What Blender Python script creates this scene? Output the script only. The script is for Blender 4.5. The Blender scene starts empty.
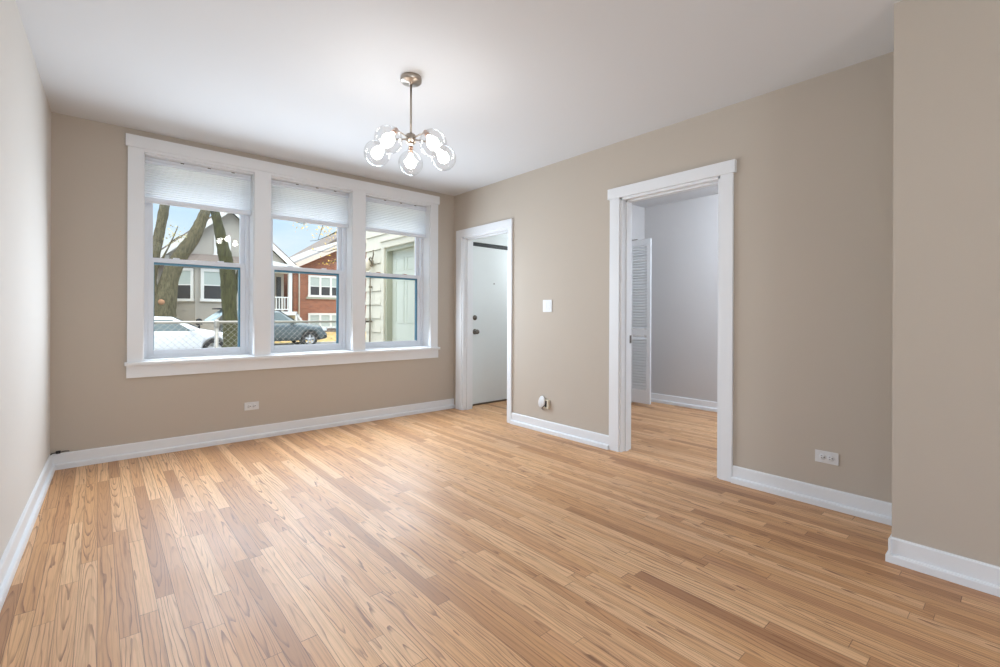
import bpy, bmesh, math, random
from mathutils import Vector, Matrix
random.seed(7)
C = bpy.context.scene.collection
sc = bpy.context.scene

# ------------------------------------------------------------------ camera
CAM_H, THETA, ROLL, FPX, V0 = 1.0946, 0.71399, math.radians(0.25), 463.465, 315.3
cam = bpy.data.cameras.new('camera')
cam.sensor_width = 36.0
cam.lens = FPX * 36.0 / 1000.0
cam.shift_y = -(333.5 - V0) / 1000.0
cam.clip_start = 0.02
cam.clip_end = 500
cam_ob = bpy.data.objects.new('camera', cam)
C.objects.link(cam_ob)
cam_ob.matrix_world = (Matrix.Translation((0, 0, CAM_H)) @ Matrix.Rotation(-THETA, 4, 'Z')
                       @ Matrix.Rotation(math.pi / 2, 4, 'X') @ Matrix.Rotation(ROLL, 4, 'Z'))
sc.camera = cam_ob
sc.view_settings.view_transform = 'Standard'
sc.view_settings.look = 'None'
sc.view_settings.gamma = 1.0
sc.view_settings.use_curve_mapping = False
sc.view_settings.exposure = 0.2

# ------------------------------------------------------------------ sky
w = bpy.data.worlds.new('sky'); sc.world = w; w.use_nodes = True
nt = w.node_tree; nt.nodes.clear()
tc = nt.nodes.new('ShaderNodeTexCoord')
sep = nt.nodes.new('ShaderNodeSeparateXYZ'); nt.links.new(tc.outputs['Generated'], sep.inputs[0])
ramp = nt.nodes.new('ShaderNodeValToRGB')
ramp.color_ramp.elements[0].position = 0.0; ramp.color_ramp.elements[0].color = (0.80, 0.90, 1.0, 1)
ramp.color_ramp.elements[1].position = 0.45; ramp.color_ramp.elements[1].color = (0.16, 0.40, 0.82, 1)
ramp.color_ramp.elements[1].position = 0.42
e = ramp.color_ramp.elements.new(0.75); e.color = (0.97, 0.985, 1.0, 1)
e = ramp.color_ramp.elements.new(0.16); e.color = (0.62, 0.80, 1.0, 1)
e = ramp.color_ramp.elements.new(0.30); e.color = (0.36, 0.61, 0.95, 1)
nt.links.new(sep.outputs['Z'], ramp.inputs[0])
mp = nt.nodes.new('ShaderNodeMapping'); mp.inputs['Scale'].default_value = (2.2, 2.2, 6.5)
mp.inputs['Rotation'].default_value = (0.25, 0.2, 0.3)
nt.links.new(tc.outputs['Generated'], mp.inputs[0])
nz = nt.nodes.new('ShaderNodeTexNoise'); nz.inputs['Scale'].default_value = 1.6; nz.inputs['Detail'].default_value = 6
nt.links.new(mp.outputs[0], nz.inputs['Vector'])
cr = nt.nodes.new('ShaderNodeValToRGB'); cr.color_ramp.elements[0].position = 0.46; cr.color_ramp.elements[1].position = 0.72
nt.links.new(nz.outputs['Fac'], cr.inputs[0])
mx = nt.nodes.new('ShaderNodeMix'); mx.data_type = 'RGBA'
nt.links.new(cr.outputs[0], mx.inputs['Factor']); nt.links.new(ramp.outputs[0], mx.inputs['A'])
mx.inputs['B'].default_value = (0.93, 0.96, 1.0, 1)
bg = nt.nodes.new('ShaderNodeBackground'); 
zb = nt.nodes.new('ShaderNodeMapRange'); zb.interpolation_type = 'SMOOTHSTEP'      # thin bright cloud overhead
zb.inputs['From Min'].default_value = 0.32; zb.inputs['From Max'].default_value = 0.75
zb.inputs['To Min'].default_value = 1.02; zb.inputs['To Max'].default_value = 4.2
nt.links.new(sep.outputs['Z'], zb.inputs['Value']); nt.links.new(zb.outputs[0], bg.inputs['Strength'])
nt.links.new(mx.outputs['Result'], bg.inputs['Color'])
ow = nt.nodes.new('ShaderNodeOutputWorld'); nt.links.new(bg.outputs[0], ow.inputs[0])

# ------------------------------------------------------------------ lights
def sun():
    d = bpy.data.lights.new('sun', 'SUN'); d.energy = 0.6; d.angle = math.radians(20); d.color = (1.0, 0.95, 0.88)
    o = bpy.data.objects.new('sun', d); C.objects.link(o)
    o.rotation_euler = Vector((0.45, 0.75, -0.75)).to_track_quat('-Z', 'Y').to_euler()
sun()

def area(name, loc, direction, sx, sy, power, col, spread=180):
    d = bpy.data.lights.new(name, 'AREA'); d.shape = 'RECTANGLE'; d.size = sx; d.size_y = sy
    d.energy = power; d.color = col; d.spread = math.radians(spread)
    o = bpy.data.objects.new(name, d); C.objects.link(o)
    o.location = loc
    o.rotation_euler = Vector(direction).to_track_quat('-Z', 'Y').to_euler()
    return o
P_WIN, P_REAR, P_SIDE, P_FAR, P_VEST, BULB = 19.0, 54.0, 5.0, 58.0, 13.0, 23.0
DAY = (0.74, 0.87, 1.0)
for wx in (0.65, 1.54, 2.45):                       # daylight coming in through the three windows
    area('window_daylight', (wx, 4.46, 1.28), (0, -1, -0.12), 0.70, 1.05, P_WIN, DAY, 172)
area('rear_fill', (0.08, -3.42, 1.5), (0, 1, 0), 0.86, 1.5, P_REAR, (0.84, 0.92, 1.0))  # added fill lamp behind the camera, at a made-up rear window
area('side_fill', (-0.33, 0.0, 1.5), (1, 0, 0), 1.7, 1.5, P_SIDE, (0.84, 0.92, 1.0))  # added fill lamp beside the camera, at a made-up side window
area('far_room_fill', (4.3, 1.05, 2.40), (0.75, 0.45, -0.6), 0.6, 0.4, P_FAR, (0.76, 0.87, 1.0))  # added fill brightening the far room, no fixture stands there
area('vestibule_fill', (4.85, 3.9, 1.9), (-1, 0.25, -0.2), 0.5, 0.9, P_VEST, (0.88, 0.96, 1.0))  # added fill lamp before a closed wall, brightens the entry door

# ------------------------------------------------------------------ materials
def mat(name, col, rough=0.5, metal=0.0, var=0.04, scale=8.0, bump=0.0, bscale=60.0, spec=0.5):
    m = bpy.data.materials.new(name); m.use_nodes = True
    n = m.node_tree.nodes; l = m.node_tree.links
    p = n['Principled BSDF']
    p.inputs['Roughness'].default_value = rough; p.inputs['Metallic'].default_value = metal
    p.inputs['Specular IOR Level'].default_value = spec
    t = n.new('ShaderNodeTexCoord')
    a = n.new('ShaderNodeTexNoise'); a.inputs['Scale'].default_value = scale; a.inputs['Detail'].default_value = 4
    l.new(t.outputs['Object'], a.inputs['Vector'])
    mr = n.new('ShaderNodeMapRange'); mr.inputs['To Min'].default_value = 1 - var; mr.inputs['To Max'].default_value = 1 + var
    l.new(a.outputs['Fac'], mr.inputs['Value'])
    v = n.new('ShaderNodeVectorMath'); v.operation = 'SCALE'; v.inputs[0].default_value = col[:3]
    l.new(mr.outputs[0], v.inputs['Scale']); l.new(v.outputs[0], p.inputs['Base Color'])
    if bump:
        b = n.new('ShaderNodeTexNoise'); b.inputs['Scale'].default_value = bscale; b.inputs['Detail'].default_value = 3
        l.new(t.outputs['Object'], b.inputs['Vector'])
        bm_ = n.new('ShaderNodeBump'); bm_.inputs['Strength'].default_value = bump; bm_.inputs['Distance'].default_value = 0.01
        l.new(b.outputs['Fac'], bm_.inputs['Height']); l.new(bm_.outputs[0], p.inputs['Normal'])
    return m

def glass_mat(name, base=0.03, edge=0.6, tint=(1, 1, 1), rough=0.0):
    m = bpy.data.materials.new(name); m.use_nodes = True
    n = m.node_tree.nodes; l = m.node_tree.links; n.clear()
    o = n.new('ShaderNodeOutputMaterial'); t = n.new('ShaderNodeBsdfTransparent'); g = n.new('ShaderNodeBsdfGlossy')
    t.inputs['Color'].default_value = (*tint, 1); g.inputs['Roughness'].default_value = rough
    f = n.new('ShaderNodeLayerWeight'); f.inputs['Blend'].default_value = 0.5
    pw = n.new('ShaderNodeMath'); pw.operation = 'POWER'; pw.inputs[1].default_value = 3.0
    l.new(f.outputs['Facing'], pw.inputs[0])
    mr = n.new('ShaderNodeMapRange'); mr.inputs['To Min'].default_value = base; mr.inputs['To Max'].default_value = edge
    l.new(pw.outputs[0], mr.inputs['Value'])
    mx = n.new('ShaderNodeMixShader'); l.new(mr.outputs[0], mx.inputs[0]); l.new(t.outputs[0], mx.inputs[1]); l.new(g.outputs[0], mx.inputs[2])
    l.new(mx.outputs[0], o.inputs['Surface'])
    return m

def emit_mat(name, col, strength):
    m = bpy.data.materials.new(name); m.use_nodes = True
    n = m.node_tree.nodes; l = m.node_tree.links; n.clear()
    o = n.new('ShaderNodeOutputMaterial'); e = n.new('ShaderNodeEmission')
    e.inputs['Color'].default_value = (*col, 1); e.inputs['Strength'].default_value = strength
    l.new(e.outputs[0], o.inputs['Surface']); return m

def shade_mat():
    m = bpy.data.materials.new('pleated_white_fabric'); m.use_nodes = True
    n = m.node_tree.nodes; l = m.node_tree.links; n.clear()
    o = n.new('ShaderNodeOutputMaterial'); d = n.new('ShaderNodeBsdfDiffuse'); t = n.new('ShaderNodeBsdfTranslucent')
    tc = n.new('ShaderNodeTexCoord'); nz = n.new('ShaderNodeTexNoise'); nz.inputs['Scale'].default_value = 4
    l.new(tc.outputs['Object'], nz.inputs['Vector'])
    cr = n.new('ShaderNodeValToRGB'); cr.color_ramp.elements[0].color = (.92, .94, .95, 1); cr.color_ramp.elements[1].color = (.95, .965, .975, 1)
    l.new(nz.outputs['Fac'], cr.inputs[0]); l.new(cr.outputs[0], d.inputs[0]); l.new(cr.outputs[0], t.inputs[0])
    mx = n.new('ShaderNodeMixShader'); mx.inputs[0].default_value = 0.85
    l.new(d.outputs[0], mx.inputs[1]); l.new(t.outputs[0], mx.inputs[2]); l.new(mx.outputs[0], o.inputs['Surface'])
    return m

def floor_mat():
    m = bpy.data.materials.new('oak_strip_floor'); m.use_nodes = True
    n = m.node_tree.nodes; l = m.node_tree.links; p = n['Principled BSDF']
    def M(op, a, b=None, c=None):
        k = n.new('ShaderNodeMath'); k.operation = op
        for i, q in enumerate((a, b, c)):
            if q is None: continue
            if isinstance(q, (int, float)): k.inputs[i].default_value = q
            else: l.new(q, k.inputs[i])
        return k.outputs[0]
    def comb(x, y, z):
        k = n.new('ShaderNodeCombineXYZ')
        for i, q in enumerate((x, y, z)):
            if isinstance(q, (int, float)): k.inputs[i].default_value = q
            else: l.new(q, k.inputs[i])
        return k.outputs[0]
    def white(v):
        k = n.new('ShaderNodeTexWhiteNoise'); k.noise_dimensions = '3D'; l.new(v, k.inputs['Vector']); return k.outputs['Value'], k.outputs['Color']
    def noise(v, sc_, det=2, dist=0.0):
        k = n.new('ShaderNodeTexNoise'); k.inputs['Scale'].default_value = sc_; k.inputs['Detail'].default_value = det
        k.inputs['Distortion'].default_value = dist; l.new(v, k.inputs['Vector']); return k.outputs['Fac']
    def mixc(f, a, b, mode='MIX'):
        k = n.new('ShaderNodeMix'); k.data_type = 'RGBA'; k.blend_type = mode
        if isinstance(f, (int, float)): k.inputs['Factor'].default_value = f
        else: l.new(f, k.inputs['Factor'])
        for nm, q in (('A', a), ('B', b)):
            if isinstance(q, tuple): k.inputs[nm].default_value = (*q, 1)
            else: l.new(q, k.inputs[nm])
        return k.outputs['Result']
    def ramp(f, stops):
        k = n.new('ShaderNodeValToRGB'); r = k.color_ramp
        while len(r.elements) < len(stops): r.elements.new(0.5)
        for e, (pos, c) in zip(r.elements, stops): e.position = pos; e.color = (*c, 1)
        l.new(f, k.inputs[0]); return k.outputs[0]
    t = n.new('ShaderNodeTexCoord'); s = n.new('ShaderNodeSeparateXYZ'); l.new(t.outputs['Object'], s.inputs[0])
    X, Y = s.outputs['X'], s.outputs['Y']
    W = 0.057
    xs = M('DIVIDE', X, W); row = M('FLOOR', xs); fx = M('SUBTRACT', xs, row)
    r1, _ = white(comb(row, 3.7, 1.1)); r2, _ = white(comb(row, 9.2, 5.3))
    L = M('MULTIPLY_ADD', r2, 0.9, 0.6)
    ys = M('DIVIDE', M('ADD', Y, M('MULTIPLY_ADD', r1, 9.0, 20.0)), L); pl = M('FLOOR', ys); fy = M('SUBTRACT', ys, pl)
    idv, idc = white(comb(row, pl, 2.0)); id2, _ = white(comb(pl, row, 7.0)); id3, _ = white(comb(row, pl, 12.0))
    # plank tones
    base = ramp(idv, [(0.0, (0.42, 0.205, 0.085)), (0.15, (0.60, 0.315, 0.138)), (0.45, (0.74, 0.425, 0.205)),
                      (0.75, (0.82, 0.52, 0.285)), (0.92, (0.66, 0.355, 0.168)), (1.0, (0.36, 0.165, 0.07))])
    pink = mixc(M('MULTIPLY', id3, 0.25), base, (0.62, 0.36, 0.22))
    # growth rings: nested arches on some boards, long straight lines on the others
    gx = M('MULTIPLY_ADD', idv, 37.0, M('MULTIPLY', X, 16.0)); gy = M('MULTIPLY_ADD', id2, 53.0, M('MULTIPLY', Y, 1.5))
    fld = noise(comb(gx, gy, M('MULTIPLY', id3, 20.0)), 1.0, 3, 0.3)
    cx = M('SUBTRACT', fx, M('MULTIPLY_ADD', id3, 0.5, 0.25))
    arch = M('ADD', M('MULTIPLY', M('MULTIPLY', cx, cx), 9.0), M('MULTIPLY', Y, M('MULTIPLY_ADD', M('GREATER_THAN', id3, 0.5), 9.0, -4.5)))
    line = M('MULTIPLY', fx, M('MULTIPLY_ADD', id3, 2.5, 1.8))
    isarch = M('GREATER_THAN', id2, 0.45)
    fsum = M('ADD', M('ADD', M('MULTIPLY', arch, isarch), M('MULTIPLY', line, M('SUBTRACT', 1.0, isarch))), M('MULTIPLY', fld, M('MULTIPLY_ADD', isarch, -0.5, 4.5)))
    ring = M('FRACT', fsum)
    bnd = n.new('ShaderNodeMapRange'); bnd.inputs['From Min'].default_value = 0.68; bnd.inputs['From Max'].default_value = 0.92
    l.new(ring, bnd.inputs['Value']); band = bnd.outputs[0]
    wob = noise(comb(M('MULTIPLY', X, 55.0), M('MULTIPLY', Y, 1.4), M('MULTIPLY', idv, 17.0)), 1.0, 3)
    wm = n.new('ShaderNodeMapRange'); wm.inputs['From Min'].default_value = 0.38; wm.inputs['From Max'].default_value = 0.66; wm.inputs['To Min'].default_value = 0.12; wm.inputs['To Max'].default_value = 0.72
    l.new(wob, wm.inputs['Value'])
    bandm = M('MULTIPLY', band, wm.outputs[0])
    c1 = mixc(M('MINIMUM', M('MULTIPLY', bandm, 1.5), 0.9), pink, (0.19, 0.072, 0.032))
    fine = noise(comb(M('MULTIPLY', X, 170.0), M('MULTIPLY', Y, 1.6), M('MULTIPLY', idv, 31.0)), 1.0, 3)
    fm = n.new('ShaderNodeMapRange'); fm.inputs['From Min'].default_value = 0.45; fm.inputs['From Max'].default_value = 0.72
    l.new(fine, fm.inputs['Value'])
    c1 = mixc(M('MULTIPLY', fm.outputs[0], 0.55), c1, (0.37, 0.18, 0.08))
    pores = noise(comb(M('MULTIPLY', X, 420.0), M('MULTIPLY', Y, 9.0), M('MULTIPLY', idv, 9.0)), 1.0, 2)
    pm = n.new('ShaderNodeMapRange'); pm.inputs['From Min'].default_value = 0.52; pm.inputs['From Max'].default_value = 0.75
    l.new(pores, pm.inputs['Value'])
    c2 = mixc(M('MULTIPLY', pm.outputs[0], 0.42), c1, (0.34, 0.16, 0.07))
    # knots, here and there
    kv = n.new('ShaderNodeTexVoronoi'); kv.inputs['Scale'].default_value = 1.0
    l.new(comb(M('MULTIPLY_ADD', X, 6.0, M('MULTIPLY', idv, 5)), M('MULTIPLY', Y, 2.2), 0.0), kv.inputs['Vector'])
    kn = n.new('ShaderNodeMapRange'); kn.inputs['From Min'].default_value = 0.10; kn.inputs['From Max'].default_value = 0.02
    l.new(kv.outputs['Distance'], kn.inputs['Value'])
    c3 = mixc(M('MULTIPLY', kn.outputs[0], M('MULTIPLY', M('GREATER_THAN', id3, 0.6), 0.75)), c2, (0.12, 0.05, 0.025))
    # joints
    ex = M('MINIMUM', fx, M('SUBTRACT', 1.0, fx)); ey = M('MULTIPLY', M('MINIMUM', fy, M('SUBTRACT', 1.0, fy)), M('DIVIDE', L, W))
    gap = M('MINIMUM', M('MAXIMUM', M('LESS_THAN', ex, 0.018), M('LESS_THAN', ey, 0.022)), 1.0)
    c4 = mixc(M('MULTIPLY', gap, M('MULTIPLY_ADD', r1, 0.55, 0.40)), c3, (0.12, 0.05, 0.02))
    l.new(c4, p.inputs['Base Color'])
    big = noise(comb(X, Y, 0.0), 2.5, 3)
    l.new(M('MULTIPLY_ADD', big, 0.16, 0.39), p.inputs['Roughness'])
    p.inputs['Specular IOR Level'].default_value = 0.55
    hgt = M('SUBTRACT', M('MULTIPLY', M('SUBTRACT', 1.0, gap), 1.0), M('MULTIPLY', pm.outputs[0], 0.08))
    b = n.new('ShaderNodeBump'); b.inputs['Strength'].default_value = 0.25; b.inputs['Distance'].default_value = 0.002
    l.new(hgt, b.inputs['Height']); l.new(b.outputs[0], p.inputs['Normal'])
    return m

def brick_mat():
    m = bpy.data.materials.new('red_brick'); m.use_nodes = True
    n = m.node_tree.nodes; l = m.node_tree.links; p = n['Principled BSDF']
    t = n.new('ShaderNodeTexCoord'); s = n.new('ShaderNodeSeparateXYZ'); l.new(t.outputs['Object'], s.inputs[0])
    a = n.new('ShaderNodeMath'); a.operation = 'ADD'; l.new(s.outputs['X'], a.inputs[0]); l.new(s.outputs['Y'], a.inputs[1])
    c = n.new('ShaderNodeCombineXYZ'); l.new(a.outputs[0], c.inputs[0]); l.new(s.outputs['Z'], c.inputs[1])
    b = n.new('ShaderNodeTexBrick'); b.inputs['Scale'].default_value = 1.0
    b.inputs['Brick Width'].default_value = 0.21; b.inputs['Row Height'].default_value = 0.075; b.inputs['Mortar Size'].default_value = 0.008
    b.inputs['Color1'].default_value = (0.40, 0.135, 0.065, 1); b.inputs['Color2'].default_value = (0.27, 0.085, 0.045, 1)
    b.inputs['Mortar'].default_value = (0.36, 0.26, 0.20, 1)
    l.new(c.outputs[0], b.inputs['Vector']); l.new(b.outputs['Color'], p.inputs['Base Color']); p.inputs['Roughness'].default_value = 0.9
    return m

def bark_mat(name, c1, c2):
    m = bpy.data.materials.new(name); m.use_nodes = True
    n = m.node_tree.nodes; l = m.node_tree.links; p = n['Principled BSDF']; p.inputs['Roughness'].default_value = 0.95
    t = n.new('ShaderNodeTexCoord'); mp = n.new('ShaderNodeMapping'); mp.inputs['Scale'].default_value = (7, 7, 1.6)
    l.new(t.outputs['Object'], mp.inputs[0])
    nz = n.new('ShaderNodeTexNoise'); nz.inputs['Scale'].default_value = 2.2; nz.inputs['Detail'].default_value = 7; nz.inputs['Roughness'].default_value = 0.7
    l.new(mp.outputs[0], nz.inputs['Vector'])
    r = n.new('ShaderNodeValToRGB'); r.color_ramp.elements[0].position = 0.36; r.color_ramp.elements[0].color = (*c1, 1)
    r.color_ramp.elements[1].position = 0.66; r.color_ramp.elements[1].color = (*c2, 1)
    l.new(nz.outputs['Fac'], r.inputs[0]); l.new(r.outputs[0], p.inputs['Base Color'])
    b = n.new('ShaderNodeBump'); b.inputs['Strength'].default_value = 0.9; b.inputs['Distance'].default_value = 0.04
    l.new(nz.outputs['Fac'], b.inputs['Height']); l.new(b.outputs[0], p.inputs['Normal'])
    return m

def ground_mat(name, c1, c2, c3, scale):
    m = bpy.data.materials.new(name); m.use_nodes = True
    n = m.node_tree.nodes; l = m.node_tree.links; p = n['Principled BSDF']; p.inputs['Roughness'].default_value = 0.95
    t = n.new('ShaderNodeTexCoord'); nz = n.new('ShaderNodeTexNoise'); nz.inputs['Scale'].default_value = scale; nz.inputs['Detail'].default_value = 8
    nz.inputs['Roughness'].default_value = 0.75
    l.new(t.outputs['Object'], nz.inputs['Vector'])
    r = n.new('ShaderNodeValToRGB'); r.color_ramp.elements[0].position = 0.38; r.color_ramp.elements[0].color = (*c1, 1)
    r.color_ramp.elements[1].position = 0.64; r.color_ramp.elements[1].color = (*c3, 1)
    e = r.color_ramp.elements.new(0.5); e.color = (*c2, 1)
    l.new(nz.outputs['Fac'], r.inputs[0]); l.new(r.outputs[0], p.inputs['Base Color']); return m

MT = dict(
    wall=mat('greige_wall_paint', (0.515, 0.452, 0.382), 0.85, var=0.015, scale=3, bump=0.04, bscale=180),
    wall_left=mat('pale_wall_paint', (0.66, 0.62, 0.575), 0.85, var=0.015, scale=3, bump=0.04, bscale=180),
    wall_far=mat('pale_grey_wall_paint', (0.56, 0.54, 0.53), 0.85, var=0.015, scale=3, bump=0.04, bscale=180),
    ceil=mat('white_ceiling_paint', (0.70, 0.715, 0.735), 0.9, var=0.01, scale=2, bump=0.03, bscale=150),
    trim=mat('white_trim_paint', (0.785, 0.80, 0.82), 0.38, var=0.012),
    vinyl=mat('white_vinyl', (0.76, 0.80, 0.86), 0.35, var=0.01),
    edge_reflection=mat('blue_reflection_on_glazing', (0.07, 0.22, 0.33), 0.35, var=0.05),  # blue reflected light painted onto the glazing edge
    door=mat('white_door_paint', (0.74, 0.78, 0.78), 0.42, var=0.015),
    black=mat('black_rubber', (0.02, 0.022, 0.024), 0.6),
    dark=mat('dark_slot', (0.03, 0.03, 0.03), 0.7),
    nickel=mat('brushed_nickel', (0.42, 0.37, 0.32), 0.32, 1.0, var=0.05),
    chrome=mat('polished_chrome', (0.55, 0.56, 0.58), 0.08, 1.0, var=0.02),
    pewter=mat('aged_pewter', (0.20, 0.18, 0.16), 0.35, 1.0, var=0.08),
    copper=mat('copper_socket', (0.45, 0.30, 0.23), 0.35, 1.0, var=0.05),
    plate=mat('white_plastic_plate', (0.70, 0.70, 0.70), 0.35, var=0.01),
    cream=mat('cream_plastic', (0.72, 0.64, 0.50), 0.45, var=0.03),
    wire=mat('black_cable', (0.025, 0.02, 0.018), 0.6),
    glass=glass_mat('window_glass', 0.035, 0.5, (0.97, 0.985, 0.98)),
    globe=glass_mat('clear_globe_glass', 0.09, 0.65, (0.97, 0.97, 0.97)),
    bulb=emit_mat('warm_lit_bulb', (1.0, 0.965, 0.92), BULB),
    shade=shade_mat(),
    floor=floor_mat(),
    louvre=mat('white_louvre_paint', (0.74, 0.75, 0.76), 0.4, var=0.01),
    siding=mat('cream_siding', (0.70, 0.665, 0.545), 0.7, var=0.03),
    olive=mat('olive_door_frame', (0.42, 0.43, 0.33), 0.7, var=0.05),
    paledoor=mat('pale_green_door_paint', (0.62, 0.655, 0.56), 0.5, var=0.02),
    galv=mat('galvanised_steel', (0.46, 0.44, 0.40), 0.45, 0.4, var=0.06),
    greyhouse=mat('grey_clapboard', (0.46, 0.425, 0.365), 0.8, var=0.05),
    white=mat('white_exterior_paint', (0.82, 0.81, 0.76), 0.6, var=0.02),
    shingle=mat('brown_shingles', (0.20, 0.165, 0.14), 0.9, var=0.25, scale=14),
    greyshingle=mat('grey_shingles', (0.40, 0.39, 0.38), 0.9, var=0.15, scale=14),
    darkglass=mat('dark_window_pane', (0.055, 0.055, 0.055), 0.12, var=0.2, scale=3),
    blind=mat('pale_window_blind', (0.50, 0.56, 0.51), 0.25, var=0.05, scale=5),
    beige=mat('beige_porch_siding', (0.45, 0.40, 0.33), 0.8, var=0.04),
    fascia=mat('cream_rake_board', (0.78, 0.66, 0.55), 0.7, var=0.04),
    brick=brick_mat(),
    concrete=mat('pale_concrete', (0.46, 0.45, 0.42), 0.9, var=0.08),
    carwhite=mat('white_car_paint', (0.82, 0.83, 0.84), 0.22, var=0.01),
    cargrey=mat('grey_green_car_paint', (0.13, 0.16, 0.165), 0.25, 0.35, var=0.02),
    carglass=mat('tinted_car_glass', (0.10, 0.14, 0.14), 0.06, var=0.15, scale=2),
    palegate=mat('pale_liftgate_reflection', (0.55, 0.68, 0.72), 0.3, var=0.03),  # light reflected off the liftgate, put into its colour
    tyre=mat('tyre_rubber', (0.03, 0.03, 0.03), 0.85),
    alloy=mat('silver_alloy', (0.66, 0.66, 0.66), 0.35, 0.5),
    lamp=mat('clear_head_lamp', (0.75, 0.78, 0.78), 0.1),
    bark=bark_mat('mossy_grey_bark', (0.065, 0.055, 0.028), (0.19, 0.165, 0.092)),
    bark2=bark_mat('dark_mossy_bark', (0.032, 0.030, 0.013), (0.105, 0.105, 0.042)),
    leaf=mat('yellow_autumn_leaf', (0.80, 0.52, 0.08), 0.7, var=0.5, scale=3.0),
    leaf2=mat('pale_olive_leaf', (0.58, 0.52, 0.26), 0.7, var=0.4, scale=3.0),
    shrub=mat('green_shrub_leaf', (0.18, 0.22, 0.08), 0.8, var=0.5, scale=9.0),
    lawn=ground_mat('leaf_strewn_lawn', (0.20, 0.22, 0.08), (0.55, 0.36, 0.13), (0.72, 0.50, 0.24), 3.0),
    yard=ground_mat('bare_yard_soil', (0.26, 0.25, 0.22), (0.36, 0.33, 0.28), (0.46, 0.42, 0.36), 3.0),
    asphalt=ground_mat('asphalt', (0.12, 0.12, 0.12), (0.18, 0.18, 0.17), (0.26, 0.25, 0.23), 6.0),
    verdigris=mat('weathered_brass', (0.20, 0.17, 0.12), 0.45, 0.6, var=0.2),
)

# ------------------------------------------------------------------ builders
def tag(o, label=None, cat=None, group=None, kind=None):
    if label: o['label'] = label
    if cat: o['category'] = cat
    if group: o['group'] = group
    if kind: o['kind'] = kind
    return o

def empty(name, loc, rz=0.0, label=None, cat=None, group=None, kind=None):
    o = bpy.data.objects.new(name, None); C.objects.link(o); o.empty_display_size = 0.1
    o.location = loc; o.rotation_euler = (0, 0, rz)
    return tag(o, label, cat, group, kind)

class MB:
    """collects shapes into ONE mesh; coordinates are local to the parent"""
    def __init__(s): s.b = bmesh.new()
    def poly(s, pts, smooth=False):
        f = s.b.faces.new([s.b.verts.new(p) for p in pts]); f.smooth = smooth; return f
    def box(s, x0, x1, y0, y1, z0, z1, bev=0.0):
        vs = [s.b.verts.new((x, y, z)) for x in (x0, x1) for y in (y0, y1) for z in (z0, z1)]
        fs = [s.b.faces.new([vs[i] for i in q]) for q in ((0, 1, 3, 2), (4, 6, 7, 5), (0, 4, 5, 1), (2, 3, 7, 6), (0, 2, 6, 4), (1, 5, 7, 3))]
        if bev:
            es = list({e for f in fs for e in f.edges})
            bmesh.ops.bevel(s.b, geom=es, offset=bev, segments=2, affect='EDGES', profile=0.6)
        return s
    def prism(s, pts, off):
        """closed polygon pts pushed along vector off"""
        a = [s.b.verts.new(p) for p in pts]; b = [s.b.verts.new(Vector(p) + Vector(off)) for p in pts]
        s.b.faces.new(a); s.b.faces.new(b[::-1]); n = len(pts)
        for i in range(n): s.b.faces.new((a[i], b[i], b[(i + 1) % n], a[(i + 1) % n]))
        return s
    def lathe(s, prof, seg=32, M=None, smooth=True):
        """prof: (r, z) list, turned around z, then moved by M"""
        M = M or Matrix.Identity(4); rings = []
        for r, z in prof:
            if r < 1e-6: rings.append([s.b.verts.new(M @ Vector((0, 0, z)))])
            else: rings.append([s.b.verts.new(M @ Vector((r * math.cos(2 * math.pi * k / seg), r * math.sin(2 * math.pi * k / seg), z))) for k in range(seg)])
        for a, b in zip(rings, rings[1:]):
            for k in range(seg):
                k2 = (k + 1) % seg
                if len(a) == 1 and len(b) == 1: continue
                if len(a) == 1: f = s.b.faces.new((a[0], b[k], b[k2]))
                elif len(b) == 1: f = s.b.faces.new((a[k], b[0], a[k2]))
                else: f = s.b.faces.new((a[k], b[k], b[k2], a[k2]))
                f.smooth = smooth
        return s
    def tube(s, pts, radii, seg=8, caps=True, smooth=True):
        pts = [Vector(p) for p in pts]
        if isinstance(radii, (int, float)): radii = [radii] * len(pts)
        rings = []; up = None
        for i, p in enumerate(pts):
            t = (pts[min(i + 1, len(pts) - 1)] - pts[max(i - 1, 0)]).normalized()
            if up is None: up = t.orthogonal().normalized()
            up = (up - t * up.dot(t)).normalized(); sd = t.cross(up)
            rings.append([s.b.verts.new(p + radii[i] * (up * math.cos(2 * math.pi * k / seg) + sd * math.sin(2 * math.pi * k / seg))) for k in range(seg)])
        for a, b in zip(rings, rings[1:]):
            for k in range(seg):
                f = s.b.faces.new((a[k], a[(k + 1) % seg], b[(k + 1) % seg], b[k])); f.smooth = smooth
        if caps: s.b.faces.new(rings[0][::-1]); s.b.faces.new(rings[-1])
        return s
    def sphere(s, c, r, u=24, v=14, sc_=(1, 1, 1)):
        M = Matrix.Translation(c) @ Matrix.Diagonal((*sc_, 1)).to_4x4()
        prof = [(r * math.sin(math.pi * k / v), -r * math.cos(math.pi * k / v)) for k in range(v + 1)]
        prof[0] = (0, -r); prof[-1] = (0, r)
        return s.lathe(prof, u, M)
    def build(s, name, m, parent=None, loc=None):
        bmesh.ops.recalc_face_normals(s.b, faces=s.b.faces)
        me = bpy.data.meshes.new(name); s.b.to_mesh(me); s.b.free()
        o = bpy.data.objects.new(name, me); C.objects.link(o); me.materials.append(m)
        if parent: o.parent = parent
        if loc: o.location = loc
        return o

def struct(name, mb, m, label=None, cat=None, parent=None):
    o = mb.build(name, m, parent)
    if parent is None: tag(o, label, cat, kind='structure')
    return o

def copy_tree(o, parent=None):
    c = o.copy(); C.objects.link(c)
    if parent: c.parent = parent
    for ch in list(o.children): copy_tree(ch, c)
    return c

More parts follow.
